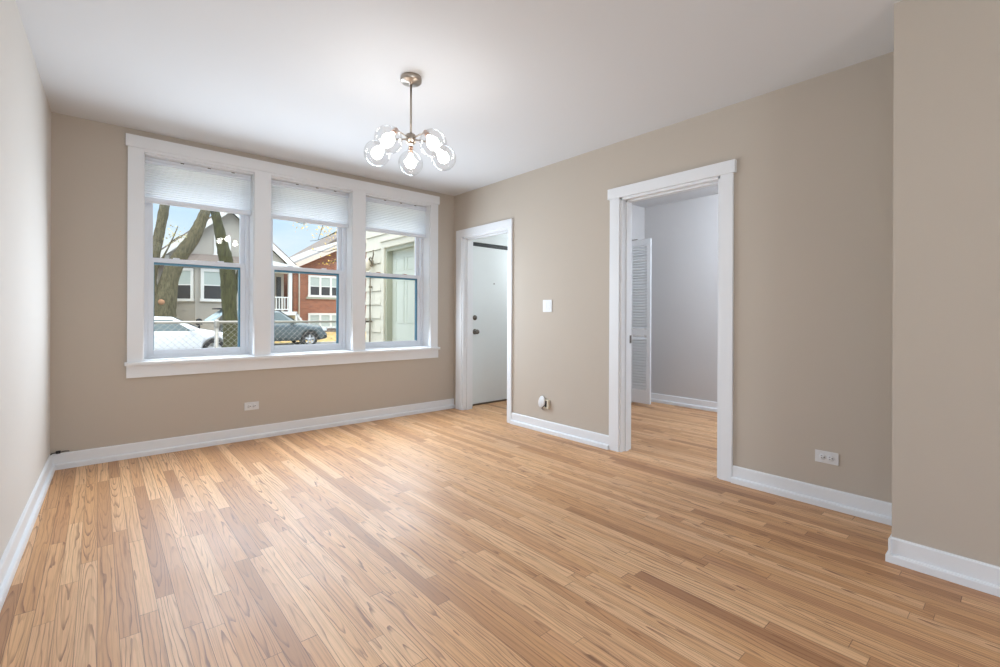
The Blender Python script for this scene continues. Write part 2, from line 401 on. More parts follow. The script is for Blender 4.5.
def at(u, v, Y):
    """where the sight line of photograph pixel (u, v) meets the plane y = Y: returns x, z"""
    a, b = u - 500, v - V0
    c, s = math.cos(ROLL), math.sin(ROLL)
    a, b = (c * a + s * b) / FPX, (-s * a + c * b) / FPX
    dx = a * math.cos(THETA) + math.sin(THETA); dy = -a * math.sin(THETA) + math.cos(THETA)
    t = Y / dy
    return dx * t, CAM_H - b * t

# ------------------------------------------------------------------ room shell
H, XL, XR, D, XP, YP = 2.50, -0.253, 3.176, 4.499, 2.693, 0.418
SPL = 0.022                                          # the left wall runs slightly out of square
XLW = lambda y: XL - (D - y) * SPL
WT = 0.13                                            # interior wall thickness
XB = XR + WT                                         # back face of the right wall
XF, YV, YF0 = 5.37, 3.33, 0.6                        # far room: far wall, left wall, hidden near wall
struct('floor', MB().box(-0.75, 5.8, -3.7, 4.74, -0.25, 0.0), MT['floor'], 'glossy honey oak strip floor running toward the windows', 'floor')
struct('ceiling', MB().box(-0.75, 5.8, -3.7, 4.80, H, H + 0.25), MT['ceil'], 'smooth white ceiling', 'ceiling')
LW = [(-3.45, -0.9, 0, H), (0.9, D, 0, H), (-0.9, 0.9, 0, 0.7), (-0.9, 0.9, 2.3, H)]
m = MB()
for ya, yb, za, zb_ in LW: m.prism([(XLW(ya), ya, za), (XLW(yb), yb, za), (XLW(yb) - .25, yb, za), (XLW(ya) - .25, ya, za)], (0, 0, zb_ - za))
struct('wall_left', m, MT['wall_left'], 'pale off-white wall along the left edge', 'wall')
OPEN = [(0.2615, 1.031), (1.1640, 1.925), (2.0620, 2.8400)]
WZ0, WZ1, YO = 0.727, 2.338, 4.74
bw = MB()
bw.box(XL - 0.25, XB, D, YO, 0, WZ0); bw.box(XL - 0.25, XB, D, YO, WZ1, H)
edges = [XL - 0.25] + [e for o in OPEN for e in o] + [XB]
for i in range(0, len(edges), 2): bw.box(edges[i], edges[i + 1], D, YO, WZ0, WZ1)
struct('wall_back', bw, MT['wall'], 'beige window wall with three tall windows', 'wall')
# right wall with two doorways
D1 = (1.390, 2.188, 2.043); D2 = (3.528, 4.325, 1.992)
rw = MB()
rw.box(XR, XB, YP, D1[0], 0, H); rw.box(XR, XB, D1[0], D1[1], D1[2], H); rw.box(XR, XB, D1[1], D2[0], 0, H)
rw.box(XR, XB, D2[0], D2[1], D2[2], H); rw.box(XR, XB, D2[1], D, 0, H)
struct('wall_right', rw, MT['wall'], 'beige right wall pierced by two white-cased doorways', 'wall')
struct('wall_near_right', MB().box(XP, XB + 0.02, -3.45, YP, 0, H), MT['wall'], 'taupe wall block jutting out at the right edge', 'wall')
rb = MB(); rb.box(XL - 0.5, XB, -3.7, -3.45, 0, 0.7); rb.box(XL - 0.5, XB, -3.7, -3.45, 2.3, H)
rb.box(XL - 0.5, -0.37, -3.7, -3.45, 0.7, 2.3); rb.box(0.53, XB, -3.7, -3.45, 0.7, 2.3)
struct('wall_rear', rb, MT['wall'])
# far room and vestibule
struct('wall_far', MB().box(XF, XF + 0.12, YF0, YV, 0, H), MT['wall_far'], 'pale grey far wall of the room beyond the doorway', 'wall')
struct('wall_divider', MB().box(XB, XF + 0.12, YV, YV + 0.11, 0, H), MT['wall_far'], 'pale wall behind the open louvered panel', 'wall')
fb = MB(); fb.box(XB, XF + 0.12, YF0 - 0.12, YF0, 0, H)
struct('wall_far_near', fb, MT['wall_far'])
VY = 4.44
vb = MB(); vb.box(XB, 3.39, VY, 4.74, 0, H); vb.box(4.21, 5.1, VY, 4.74, 0, H); vb.box(3.39, 4.21, VY, 4.74, 2.0, H); vb.box(3.39, 4.21, VY + 0.10, 4.74, 0, 2.0)
struct('wall_vestibule', vb, MT['door'], 'white wall around the entry door', 'wall')
struct('wall_vestibule_right', MB().box(4.98, 5.1, YV + 0.11, VY, 0, H), MT['door'])

# baseboards: board with a stepped shoe
def baseboard(mb, p0, p1, nrm, e0=0.0, e1=0.0):
    """from p0 to p1 along a wall, nrm points into the room"""
    p0, p1, nrm = Vector((*p0, 0)), Vector((*p1, 0)), Vector((*nrm, 0))
    t = (p1 - p0).normalized(); p0 -= t * e0; p1 += t * e1
    prof = [(0, 0), (0.030, 0), (0.030, 0.030), (0.026, 0.037), (0.014, 0.039), (0.014, 0.103), (0.010, 0.110), (0, 0.110)]
    mb.prism([p0 + nrm * a + Vector((0, 0, z)) for a, z in prof], p1 - p0)
m = MB(); baseboard(m, (XLW(-3.45), -3.45), (XL, D), (1, -SPL)); struct('baseboard_left', m, MT['trim'], 'white baseboard along the pale left wall', 'baseboard')
m = MB(); baseboard(m, (XL, D), (XR, D), (0, -1)); struct('baseboard_back', m, MT['trim'], 'white baseboard under the windows', 'baseboard')
m = MB(); baseboard(m, (XR, 2.281), (XR, 3.469), (-1, 0)); struct('baseboard_right', m, MT['trim'], 'white baseboard between the two doorways', 'baseboard')
m = MB(); baseboard(m, (XR, YP), (XR, 1.305), (-1, 0)); struct('baseboard_right_near', m, MT['trim'], 'white baseboard between the wide doorway and the wall block', 'baseboard')
m = MB(); baseboard(m, (XP, -3.45), (XP, YP), (-.8, 0), 0, 0.0); baseboard(m, (XP, YP), (XR, YP), (0, .6), 0.024, 0)
struct('baseboard_near_right', m, MT['trim'], 'white baseboard wrapping the wall block at right', 'baseboard')
m = MB(); baseboard(m, (XF, YF0), (XF, YV), (-1, 0)); struct('baseboard_far', m, MT['trim'], 'white baseboard in the room beyond the wide doorway', 'baseboard')

# door casings
def casing(name, d, wl, wr, over, head, label):
    y0, y1, z1 = d; root = empty(name, (XR, (y0 + y1) / 2, 0), 0, label, 'door casing', None, 'structure')
    yc = (y0 + y1) / 2; q = lambda a: a - yc; t = 0.019
    MB().box(-t, 0, q(y1), q(y1 + wl), 0, z1, 0.002).build('side_casing', MT['trim'], root)
    MB().box(-t, 0, q(y0 - wr), q(y0), 0, z1, 0.002).build('side_casing', MT['trim'], root)
    MB().box(-t - (0.009 if over else 0), 0, q(y0 - wr - over), q(y1 + wl + over), z1, z1 + head, 0.002).build('head_casing', MT['trim'], root)
    for (ya, yb) in ((y1 - 0.018, y1 + 0.002), (y0 - 0.002, y0 + 0.018)):
        MB().box(-0.005, WT + 0.005, q(ya), q(yb), 0, z1, 0.001).build('jamb', MT['trim'], root)
    MB().box(-0.005, WT + 0.005, q(y0), q(y1), z1 - 0.018, z1 + 0.002, 0.001).build('head_jamb', MT['trim'], root)
    st = MB()
    for (ya, yb) in ((y1 - 0.030, y1 - 0.018), (y0 + 0.018, y0 + 0.030)): st.box(0.045, 0.083, q(ya), q(yb), 0, z1 - 0.018, 0.001)
    st.box(0.045, 0.083, q(y0 + 0.018), q(y1 - 0.018), z1 - 0.030, z1 - 0.018, 0.001)
    st.build('door_stop', MT['trim'], root)
    if not over: return root
    bc = MB()
    bc.box(WT, WT + 0.018, q(y1), q(y1 + 0.07), 0, z1); bc.box(WT, WT + 0.018, q(y0 - 0.07), q(y0), 0, z1)
    bc.box(WT, WT + 0.018, q(y0 - 0.07), q(y1 + 0.07), z1, z1 + 0.07); bc.build('rear_casing', MT['trim'], root)
    return root
c1 = casing('trim_1', D1, 0.092, 0.084, 0.016, 0.084, 'white cased doorway with overhanging head board, leading to the grey room')
sp = MB().box(0.108, WT + 0.001, (D1[1] - D1[0]) / 2 - 0.0205, (D1[1] - D1[0]) / 2 - 0.0175, 0.87, 0.935, 0.0005)
o = sp.build('strike_plate', MT['pewter'], c1); o['label'] = 'dark metal strike plate'
casing('trim_2', D2, 0.108, 0.058, 0.0, 0.085, 'plain white cased doorway beside the corner, leading to the entry door')

# window trim: one casing frame round all three windows
tr = empty('trim_3', (1.55, D, 0), 0, 'broad white casing, stool and apron framing the three windows', 'window casing', None, 'structure')
X = lambda a: a - 1.55
MB().box(X(0.1635), X(2.940), -0.019, 0, 2.338, 2.372).build('head_fillet', MT['trim'], tr)
MB().box(X(0.150), X(2.953), -0.028, 0, 2.360, 2.452, 0.002).build('head_casing', MT['trim'], tr)
for a, b in ((0.1635, OPEN[0][0]), (OPEN[0][1], OPEN[1][0]), (OPEN[1][1], OPEN[2][0]), (OPEN[2][1], 2.940)):
    MB().box(X(a), X(b), -0.019, 0, 0.727, 2.340, 0.002).build('mullion_casing', MT['trim'], tr)
MB().box(X(0.148), X(2.960), -0.045, 0.0, 0.700, 0.727, 0.004).build('stool', MT['trim'], tr)
MB().box(X(0.160), X(2.950), -0.017, 0, 0.606, 0.700, 0.002).build('apron', MT['trim'], tr)

# windows: double hung, set 0.14 m into the wall
def window(i, x0, x1):
    nm = {1: 'left window of three, trees and white car outside', 2: 'middle window of three, brick house and grey car outside',
          3: 'right window of three, cream siding and door outside'}[i]
    root = empty('window_%d' % i, ((x0 + x1) / 2, D, WZ0), 0, 'white double-hung ' + nm, 'window', None, 'structure')
    w2 = (x1 - x0) / 2; hh = WZ1 - WZ0
    lin = MB()                                   # white boards lining the recess
    lin.box(-w2 - 0.001, -w2 + 0.006, 0, 0.20, 0, hh); lin.box(w2 - 0.006, w2 + 0.001, 0, 0.20, 0, hh)
    lin.box(-w2, w2, 0, 0.20, hh - 0.012, hh + 0.001); lin.box(-w2, w2, 0, 0.20, -0.001, 0.012)
    lin.build('recess_lining', MT['trim'], root)
    a = w2 - 0.006; f = MB(); y0, y1 = 0.135, 0.225
    f.box(-a, -a + 0.030, y0, y1, 0.012, hh - 0.012, 0.002); f.box(a - 0.030, a, y0, y1, 0.012, hh - 0.012, 0.002)
    f.box(-a + .03, a - .03, y0, y1, hh - 0.05, hh - 0.012, 0.002); f.box(-a + .03, a - .03, y0, y1, 0.012, 0.032, 0.002)
    f.build('frame', MT['vinyl'], root)
    b = a - 0.030; mz = 0.803
    def sash(name, ya, yb, z0, z1, st, top, bot):
        s = MB(); s.box(-b, -b + st, ya, yb, z0, z1, 0.003); s.box(b - st, b, ya, yb, z0, z1, 0.003)
        s.box(-b + st, b - st, ya, yb, z1 - top, z1, 0.003); s.box(-b + st, b - st, ya, yb, z0, z0 + bot, 0.003)
        so = s.build(name, MT['vinyl'], root)
        gy = (ya + yb) / 2
        g = MB(); g.box(-b + st - .004, b - st + .004, gy + .004, gy + .008, z0 + bot - .004, z1 - top + .004); g.build('glass_pane', MT['glass'], so)
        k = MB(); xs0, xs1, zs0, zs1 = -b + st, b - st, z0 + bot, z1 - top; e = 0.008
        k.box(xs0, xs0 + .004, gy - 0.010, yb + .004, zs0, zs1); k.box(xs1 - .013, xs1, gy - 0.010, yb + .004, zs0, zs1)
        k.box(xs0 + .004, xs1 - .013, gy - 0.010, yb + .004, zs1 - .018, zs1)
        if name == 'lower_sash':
            q = k.build('glazing_edge', MT['edge_reflection'], so); q['label'] = 'glazing edge with painted blue reflection'
        else: k.b.free()
    sash('lower_sash', y0 + 0.006, y0 + 0.042, 0.030, mz + 0.016, 0.038, 0.036, 0.045)
    sash('upper_sash', y0 + 0.046, y0 + 0.082, mz - 0.016, hh - 0.05, 0.034, 0.034, 0.034)
    lk = MB()
    for lx in (-0.16, 0.16): lk.box(lx - 0.022, lx + 0.022, y0 + 0.012, y0 + 0.042, mz + 0.016, mz + 0.026, 0.003)
    lk.build('sash_lock', MT['vinyl'] if i != 3 else MT['copper'], root)
    return root
for i, (a, b) in enumerate(OPEN): window(i + 1, a, b)
for nm, x0, x1, y in (('window_4', -0.37, 0.53, -3.575), ('window_5', -0.9, 0.9, 0)):     # unseen windows, made up to go with the added fill lamps
    fr = MB(); xm = (x0 + x1) / 2
    for xa in (x0 + .03, xm, x1 - .03): fr.box(xa - .03, xa + .03, y - .03, y + .03, 0.7, 2.3)
    fr.box(x0, x1, y - .03, y + .03, 0.7, 0.76); fr.box(x0, x1, y - .03, y + .03, 2.24, 2.3); fr.box(x0, x1, y - .03, y + .03, 1.47, 1.53)
    r = struct(nm, fr, MT['vinyl']); MB().box(x0, x1, y - .004, y + .004, 0.7, 2.3).build('glass_pane', MT['glass'], r)
    if nm == 'window_5': r.location = (XLW(0) - .14, 0, 0); r.rotation_euler = (0, 0, math.pi / 2 - math.atan(SPL))

# cellular shades
def cellular_shade(x0, x1, label):
    root = empty('cellular_shade', ((x0 + x1) / 2, 4.592, 2.324), 0, label, 'window shade', 'cellular shades at the top of the windows')
    a = (x1 - x0) / 2 - 0.008; y = 0.028
    hr = MB(); hr.box(-a, a, -y, y, -0.020, 0.0, 0.002); hr.box(-a + .002, a - .002, -y + .004, y, -0.045, -0.023, 0.003)
    hr.box(-a + .006, a - .006, -y + .010, y - .004, -0.024, -0.019)
    o = hr.build('head_rail', MT['vinyl'], root)
    for bx in (-a * 0.35, a * 0.15, a * .62): MB().box(bx - 0.012, bx + 0.012, -y - 0.003, -y + .004, -0.006, 0.001).build('mounting_clip', MT['pewter'], o)
    fb = MB(); z, zb, n = -0.045, -0.312, 15; st = (z - zb) / n
    for side in (-1,):
        pts = []
        for k in range(n):
            pts += [(side * 0.0115, z - k * st), (side * 0.0155, z - (k + .5) * st)]
        pts.append((side * 0.0115, zb))
        for p, q in zip(pts, pts[1:]): fb.poly([(-a + .003, p[0], p[1]), (a - .003, p[0], p[1]), (a - .003, q[0], q[1]), (-a + .003, q[0], q[1])])
    fb.build('pleated_fabric', MT['shade'], root)
    MB().box(-a, a, -0.022, 0.022, -0.348, -0.312, 0.004).build('bottom_rail', MT['vinyl'], root)
for (a, b), nm in zip(OPEN, ('left', 'middle', 'right')):
    what = {'left': 'window that shows tree trunks', 'middle': 'window that shows the brick house', 'right': 'window that shows the cream siding'}[nm]
    cellular_shade(a, b, 'half-raised white cellular shade in the %s %s' % (nm, what))

# entry door in the vestibule
dr = empty('door_1', (3.40, VY, 0), 0, 'flush white entry door with deadbolt and knob, seen through the corner doorway', 'door', None, 'structure')
MB().box(0, 0.80, 0.012, 0.055, 0.018, 1.935, 0.002).build('door_panel', MT['door'], dr)
MB().box(-0.005, 0.80, 0.0, 0.05, 1.937, 1.975).build('weather_strip', MT['black'], dr)['label'] = 'black strip across the top of the door'
cs = MB(); cs.box(-0.094, -0.004, -0.016, 0.0, 0.15, 2.07, 0.002); cs.box(0.81, 0.92, -0.016, 0.0, 0.15, 2.07, 0.002); cs.box(-0.004, 0.81, -0.016, 0.0, 1.978, 2.07, 0.002)
cs.build('casing', MT['door'], dr)
pb = MB(); pb.box(-0.094, -0.002, -0.024, 0.0, 0, 0.15, 0.002); pb.box(0.81, 0.92, -0.024, 0.0, 0, 0.15, 0.002); pb.build('plinth_block', MT['door'], dr)
MB().box(0.0, 0.80, 0.0, 0.06, 0.0, 0.016).build('threshold', MT['pewter'], dr)
Rx = Matrix.Rotation(math.pi / 2, 4, 'X')
k = MB(); M0 = Matrix.Translation((0.052, 0.012, 0.895)) @ Rx
k.lathe([(0, 0), (0.033, 0), (0.033, 0.006), (0.012, 0.010), (0.011, 0.030), (0.022, 0.036), (0.029, 0.048), (0.027, 0.060), (0.015, 0.066), (0, 0.067)], 24, M0)
k.build('door_knob', MT['pewter'], dr)
k = MB(); M0 = Matrix.Translation((0.052, 0.012, 1.065)) @ Rx
k.lathe([(0, 0), (0.031, 0), (0.031, 0.008), (0.026, 0.014), (0.012, 0.016), (0.010, 0.022), (0, 0.022)], 24, M0); k.box(0.047, 0.057, -0.022, -0.006, 1.048, 1.082, .002)
k.build('deadbolt', MT['pewter'], dr)
k = MB(); k.lathe([(0, 0), (0.009, 0), (0.009, 0.003), (0.005, 0.004), (0, 0.003)], 16, Matrix.Translation((0.357, 0.012, 1.49)) @ Rx); k.build('peephole', MT['pewter'], dr)

# open louvered bifold panel in the far room
lv = empty('louvered_door', (5.03, YV, 0.03), 0, 'narrow white louvered closet panel folded open in the room beyond the doorway', 'louvered door')
pw, ph, st = 0.30, 2.0, 0.048
f = MB(); f.box(-0.014, 0.014, -st, -0.004, 0, ph, .002); f.box(-0.014, 0.014, -pw, -pw + st, 0, ph, .002); f.build('stile', MT['louvre'], lv)
f = MB(); f.box(-0.013, 0.013, -pw + st, -st, 0, 0.15); f.box(-0.013, 0.013, -pw + st, -st, 0.83, 0.90); f.box(-0.013, 0.013, -pw + st, -st, ph - 0.07, ph); f.build('rail', MT['louvre'], lv)
f = MB(); z = 0.155
while z < ph - 0.085:
    if not (0.80 < z + .012 < 0.915):
        f.prism([(-0.015, -pw + st - .004, z - .003), (-0.015, -pw + st - .004, z + .006), (0.011, -pw + st - .004, z + 0.029), (0.013, -pw + st - .004, z + 0.022)], (0, pw - 2 * st + .008, 0))
    z += 0.0345
f.build('slats', MT['louvre'], lv)
MB().box(-0.012, 0.012, -0.11, -0.005, ph, ph + 0.012).build('top_pivot', MT['pewter'], lv)['label'] = 'dark top pivot track'

# ------------------------------------------------------------------ chandelier
CX, CY = 1.393, 2.420
ch = empty('chandelier', (CX, CY, H), 0, 'chandelier with five lit clear glass globes on a brushed nickel stem', 'chandelier')
m = MB(); m.lathe([(0, 0), (0.060, 0), (0.062, -0.004), (0.062, -0.026), (0.058, -0.031), (0.012, -0.034), (0.010, -0.045), (0, -0.045)], 40); m.build('canopy', MT['nickel'], ch)
HZ = -0.365
m = MB(); m.tube([(0, 0, -0.03), (0, 0, HZ + 0.02)], 0.0065, 12); m.build('stem', MT['nickel'], ch)
m = MB(); m.lathe([(0, HZ + 0.034), (0.012, HZ + 0.032), (0.026, HZ + 0.026), (0.028, HZ + 0.020), (0.028, HZ - 0.024), (0.024, HZ - 0.028), (0, HZ - 0.029)], 28); m.build('hub', MT['nickel'], ch)
base = math.atan2(CY, CX)
ang = [base + k * 2 * math.pi / 5 for k in range(5)]
for a in ang:
    ca, sa = math.cos(a), math.sin(a)
    P = lambda r, z: Vector((r * ca, r * sa, z))
    m = MB(); m.tube([P(0.02, HZ), P(0.145, HZ + 0.004)], 0.0048, 10); arm = m.build('arm', MT['nickel'], ch)
    dirv = (P(0.205, HZ - 0.073) - P(0.143, HZ)).normalized(); p0 = P(0.143, HZ)
    Md = Matrix.Translation(p0) @ dirv.to_track_quat('Z', 'Y').to_matrix().to_4x4()
    m = MB(); m.lathe([(0, -0.012), (0.010, -0.012), (0.014, -0.004), (0.0145, 0.036), (0, 0.037)], 20, Md); m.build('socket', MT['copper'], arm)
    r, cz = 0.077, 0.100; th0 = math.asin(0.019 / r)
    prof = [(0.019, cz - r - 0.016), (0.020, cz - r * math.cos(th0))]
    for k in range(1, 23):
        q = th0 + (math.pi - th0) * k / 22; prof.append((max(r * math.sin(q), 0.0), cz - r * math.cos(q)))
    prof[-1] = (0, cz + r)
    m = MB(); m.lathe(prof, 36, Md); m.build('globe', MT['globe'], arm)
    m = MB(); m.lathe([(0, 0.038), (0.012, 0.038), (0.013, 0.052), (0.022, 0.066), (0.031, 0.082), (0.034, 0.098), (0.031, 0.114), (0.021, 0.127), (0.010, 0.132), (0, 0.133)], 20, Md)
    m.build('bulb', MT['bulb'], arm)

# ------------------------------------------------------------------ wall plates
def duplex(name, loc, rz, label):
    """horizontal duplex outlet: local x along the wall, -y out of the wall"""
    r = empty(name, loc, rz, label, 'outlet')
    MB().box(-0.0575, 0.0575, -0.006, 0, -0.035, 0.035, 0.003).build('cover_plate', MT['plate'], r)
    for sx in (-0.0195, 0.0195):
        m = MB(); m.lathe([(0, 0), (0.0165, 0), (0.0165, 0.002), (0.0150, 0.003), (0, 0.003)], 20, Matrix.Translation((sx, -0.006, 0)) @ Rx)
        rc = m.build('receptacle', MT['plate'], r)
        m = MB(); m.box(sx - 0.0075, sx - 0.0005, -0.0095, -0.0085, 0.0045, 0.0075); m.box(sx - 0.0075, sx + 0.0005, -0.0095, -0.0085, -0.0075, -0.0045)
        m.lathe([(0, 0), (0.0034, 0), (0.0034, 0.001), (0, 0.001)], 12, Matrix.Translation((sx + 0.0085, -0.0085, 0)) @ Rx)
        m.build('slots', MT['dark'], rc)
    return r
duplex('wall_outlet', (1.018, D, 0.290), 0, 'white duplex outlet low on the beige wall below the windows')
duplex('wall_outlet', (XR, 0.783, 0.284), -math.pi / 2, 'white duplex outlet low on the right wall near the jutting wall block')
sw = empty('light_switch', (XR, 2.985, 1.184), -math.pi / 2, 'square white double light switch on the wall between the doorways', 'light switch')
MB().box(-0.057, 0.057, -0.006, 0, -0.057, 0.057, 0.003).build('cover_plate', MT['plate'], sw)
for sx in (-0.023, 0.023): MB().box(sx - 0.0165, sx + 0.0165, -0.0075, -0.005, -0.033, 0.033, 0.001).build('rocker', MT['plate'], sw)
cj = empty('cable_jack', (XR, 3.015, 0.268), -math.pi / 2, 'cream cable jack with its white round cover hanging loose', 'cable jack')
jb = MB()
jb.box(0.0, 0.062, -0.024, 0, -0.04, -0.032); jb.box(0.0, 0.062, -0.024, 0, 0.032, 0.04); jb.box(0.046, 0.062, -0.024, 0, -0.032, 0.032); jb.box(0.0, 0.008, -0.024, 0, -0.032, 0.032)
jb.build('box', MT['cream'], cj)
jb = MB(); jb.box(0.008, 0.046, -0.010, -0.002, -0.032, 0.032); jb.build('opening', MT['dark'], cj)['label'] = 'dark open inside'
jb = MB(); jb.tube([(0.03, -0.01, 0.005), (0.02, -0.03, -0.015), (0.0, -0.03, -0.03), (-0.02, -0.02, -0.05), (-0.012, -0.008, -0.062)], 0.0035, 8); jb.build('cable', MT['wire'], cj)
jb = MB(); jb.lathe([(0, 0), (0.046, 0), (0.048, 0.003), (0.042, 0.009), (0, 0.012)], 28, Matrix.Translation((-0.026, -0.014, 0.012)) @ Matrix.Rotation(math.radians(24), 4, 'Y') @ Matrix.Rotation(math.radians(-8), 4, 'Z') @ Rx @ Matrix.Diagonal((1.0, 1.25, 1, 1)))
jb.build('cover', MT['plate'], cj)['label'] = 'white round cover tilted to the left'
cw = MB(); cw.tube([(XL + 0.006, 4.455, 0.115), (XL + 0.012, 4.47, 0.119), (XL + 0.022, 4.484, 0.118), (XL + 0.05, 4.488, 0.117), (XL + 0.075, 4.490, 0.121), (XL + 0.10, 4.490, 0.118)], 0.003, 8)
cw.box(XL + 0.03, XL + 0.055, 4.480, 4.497, 0.110, 0.128, 0.002)
tag(cw.build('cable_stub', MT['wire']), 'short black cable end lying on the baseboard in the left corner', 'cable')

# ------------------------------------------------------------------ outside: ground
G = -0.45
struct('ground', MB().box(-30, 60, 4.74, 90, G - 0.3, G), MT['yard'], 'leaf-strewn yard outside the windows', 'ground')
struct('street', MB().box(-30, 60, 16.9, 24.2, G - 0.05, G + 0.012), MT['asphalt'], 'grey street beyond the fence', 'street')
m = MB(); m.prism([(-30, 25.2, G), (-30, 29.6, 0.0), (-30, 60, 0.0), (-30, 60, G)], (90, 0, 0)); struct('front_lawn', m, MT['lawn'], 'sloping orange lawn in front of the houses', 'lawn')
m = MB(); m.box(-30, 60, 24.2, 24.4, G, G + 0.12); m.box(-30, 60, 16.7, 16.9, G, G + 0.12); struct('curb', m, MT['concrete'], 'concrete curb along the street', 'curb')

# cream wing on the right, outside window 3
WX = 3.15
wg = empty('siding_wing', (WX, 5.9, G), 0, 'cream shingled wing of the house close outside the right window', 'building')
Yb0, Yb1 = 4.76, 6.80
DW = (5.32, 6.17, 0.0, 2.06)                         # wing door opening: y range, z range
m = MB(); z = G; k = 0; cw_ = 0.205
def course(m, y0, y1, z0, z1):
    m.prism([(0, y0 - 5.9, z0 - G), (-0.022, y0 - 5.9, z0 - G), (-0.006, y0 - 5.9, z1 - G), (0, y0 - 5.9, z1 - G)], (0, y1 - y0, 0))
zs = 0.015 - 3 * cw_
while zs < 3.3:
    a, b = max(zs, G), zs + cw_ - 0.006
    if b < DW[3] + 0.12: segs = [(Yb0, DW[0] - .12), (DW[1] + .12, Yb1)]
    else: segs = [(Yb0, Yb1)]
    for y0, y1 in segs:
        y = y1
        off = 0.30 if k % 2 else 0.12
        cuts = [y1]; yy = y1 - off
        while yy > y0 + 0.05: cuts.append(yy); yy -= 0.60
        cuts.append(y0)
        for c_, d_ in zip(cuts, cuts[1:]): course(m, d_ + 0.004, c_, a, b)
    zs += cw_; k += 1
m.build('siding', MT['siding'], wg)
m = MB(); m.box(0.0, 1.9, Yb0 - 5.9, DW[0] - 5.9, 0, 3.7); m.box(0.0, 1.9, DW[1] - 5.9, Yb1 - 5.9, 0, 3.7); m.box(0.0, 1.9, DW[0] - 5.9, DW[1] - 5.9, DW[3] - G, 3.7)
m.box(0.16, 1.9, DW[0] - 5.9, DW[1] - 5.9, 0, DW[3] - G); m.build('backing', MT['olive'], wg)
m = MB(); q = lambda y: y - 5.9; zz = lambda z: z - G
m.box(-0.034, 0, q(DW[1]), q(DW[1] + .085), zz(-.1), zz(DW[3] + .09), .003); m.box(-0.034, 0, q(DW[0] - .085), q(DW[0]), zz(-.1), zz(DW[3] + .09), .003); m.box(-0.034, 0, q(DW[0]), q(DW[1]), zz(DW[3]), zz(DW[3] + .09), .003)
m.box(-0.05, 0, q(DW[0] - .1), q(DW[1] + .1), zz(DW[3] + .09), zz(DW[3] + .115), .003)
m.build('door_casing', MT['siding'], wg)
m = MB(); m.box(-0.005, 0.12, q(DW[1] - .045), q(DW[1]), zz(-.1), zz(DW[3])); m.box(-0.005, 0.12, q(DW[0]), q(DW[0] + .045), zz(-.1), zz(DW[3])); m.box(-0.005, 0.12, q(DW[0] + .045), q(DW[1] - .045), zz(DW[3] - .05), zz(DW[3]))
m.build('door_frame', MT['olive'], wg)
m = MB(); y0, y1 = DW[0] + .045, DW[1] - .045; m.box(0.085, 0.14, q(y0), q(y1), zz(-.05), zz(DW[3] - .05))
wdoor = m.build('outer_door', MT['paledoor'], wg)
m = MB(); wd = (y1 - y0)
for (pa, pb) in ((0.14, 0.46), (0.54, 0.86)):
    for (za, zb) in ((0.02, 0.76), (0.98, 1.58), (1.72, 1.91)):
        ya, yb = y0 + wd * pa, y0 + wd * pb
        for (A, B, E, F) in ((ya, yb, za, za + .016), (ya, yb, zb - .016, zb), (ya, ya + .016, za, zb), (yb - .016, yb, za, zb)): m.box(0.078, 0.086, q(A), q(B), zz(E), zz(F), .002)
        m.box(0.081, 0.086, q(ya + .03), q(yb - .03), zz(za + .03), zz(zb - .03), .002)
m.build('raised_panel', MT['paledoor'], wdoor)
# wall lantern
ly, lz = 6.57, 1.88
ln = empty('wall_lantern', (WX - .022, ly, lz), 0, 'scrolled metal wall lantern on the cream siding outside the right window', 'wall lamp')
m = MB(); m.lathe([(0, 0), (0.05, 0), (0.05, 0.01), (0.02, 0.025), (0, 0.027)], 20, Matrix.Rotation(-math.pi / 2, 4, 'Y')); m.build('wall_plate', MT['verdigris'], ln)
m = MB(); m.tube([(-0.02, 0, 0), (-0.06, -0.03, 0.05), (-0.07, -0.09, 0.07), (-0.07, -0.15, 0.03), (-0.07, -0.17, -0.03), (-0.07, -0.13, -0.07), (-0.07, -0.09, -0.05)], 0.011, 8); m.tube([(-0.07, -0.15, 0.03), (-0.07, -0.19, 0.10), (-0.07, -0.175, 0.17)], 0.010, 8); m.build('scroll_arm', MT['verdigris'], ln)
m = MB(); m.lathe([(0, 0.06), (0.02, 0.05), (0.055, 0.0), (0.05, -0.10), (0.02, -0.13), (0, -0.135)], 16, Matrix.Translation((-0.085, -0.01, 0.0))); m.build('lantern_shade', MT['cream'], ln)
m = MB(); m.tube([(WX - .048, 6.58, 0.62), (WX - .048, 6.58, 1.70), (WX - .048, 6.6, 1.74)], 0.010, 8)
m.box(WX - .062, WX - .024, 6.56, 6.60, 0.98, 1.01); m.box(WX - .062, WX - .024, 6.56, 6.60, 1.5, 1.53)
tag(m.build('conduit', MT['verdigris']), 'thin dark conduit pipe running down the cream siding below the lantern', 'pipe')
m = MB(); m.tube([(WX - .02, 6.66, .99), (WX - .08, 6.66, .99), (WX - .10, 6.66, .95)], 0.014, 10); m.lathe([(0, 0), (.035, 0), (.035, .012), (0, .012)], 14, Matrix.Translation((WX - .07, 6.66, 1.01)))
tag(m.build('garden_spigot', MT['verdigris']), 'small metal spigot on the cream siding beside the conduit', 'spigot')
m = MB(); m.lathe([(0, 0), (.032, 0), (.032, .02), (.022, .03), (0, .03)], 14, Matrix.Translation((WX - .0235, 6.62, .60)) @ Matrix.Rotation(-math.pi / 2, 4, 'Y'))
tag(m.build('vent_cap', MT['black']), 'round black vent cap low on the cream siding', 'vent')

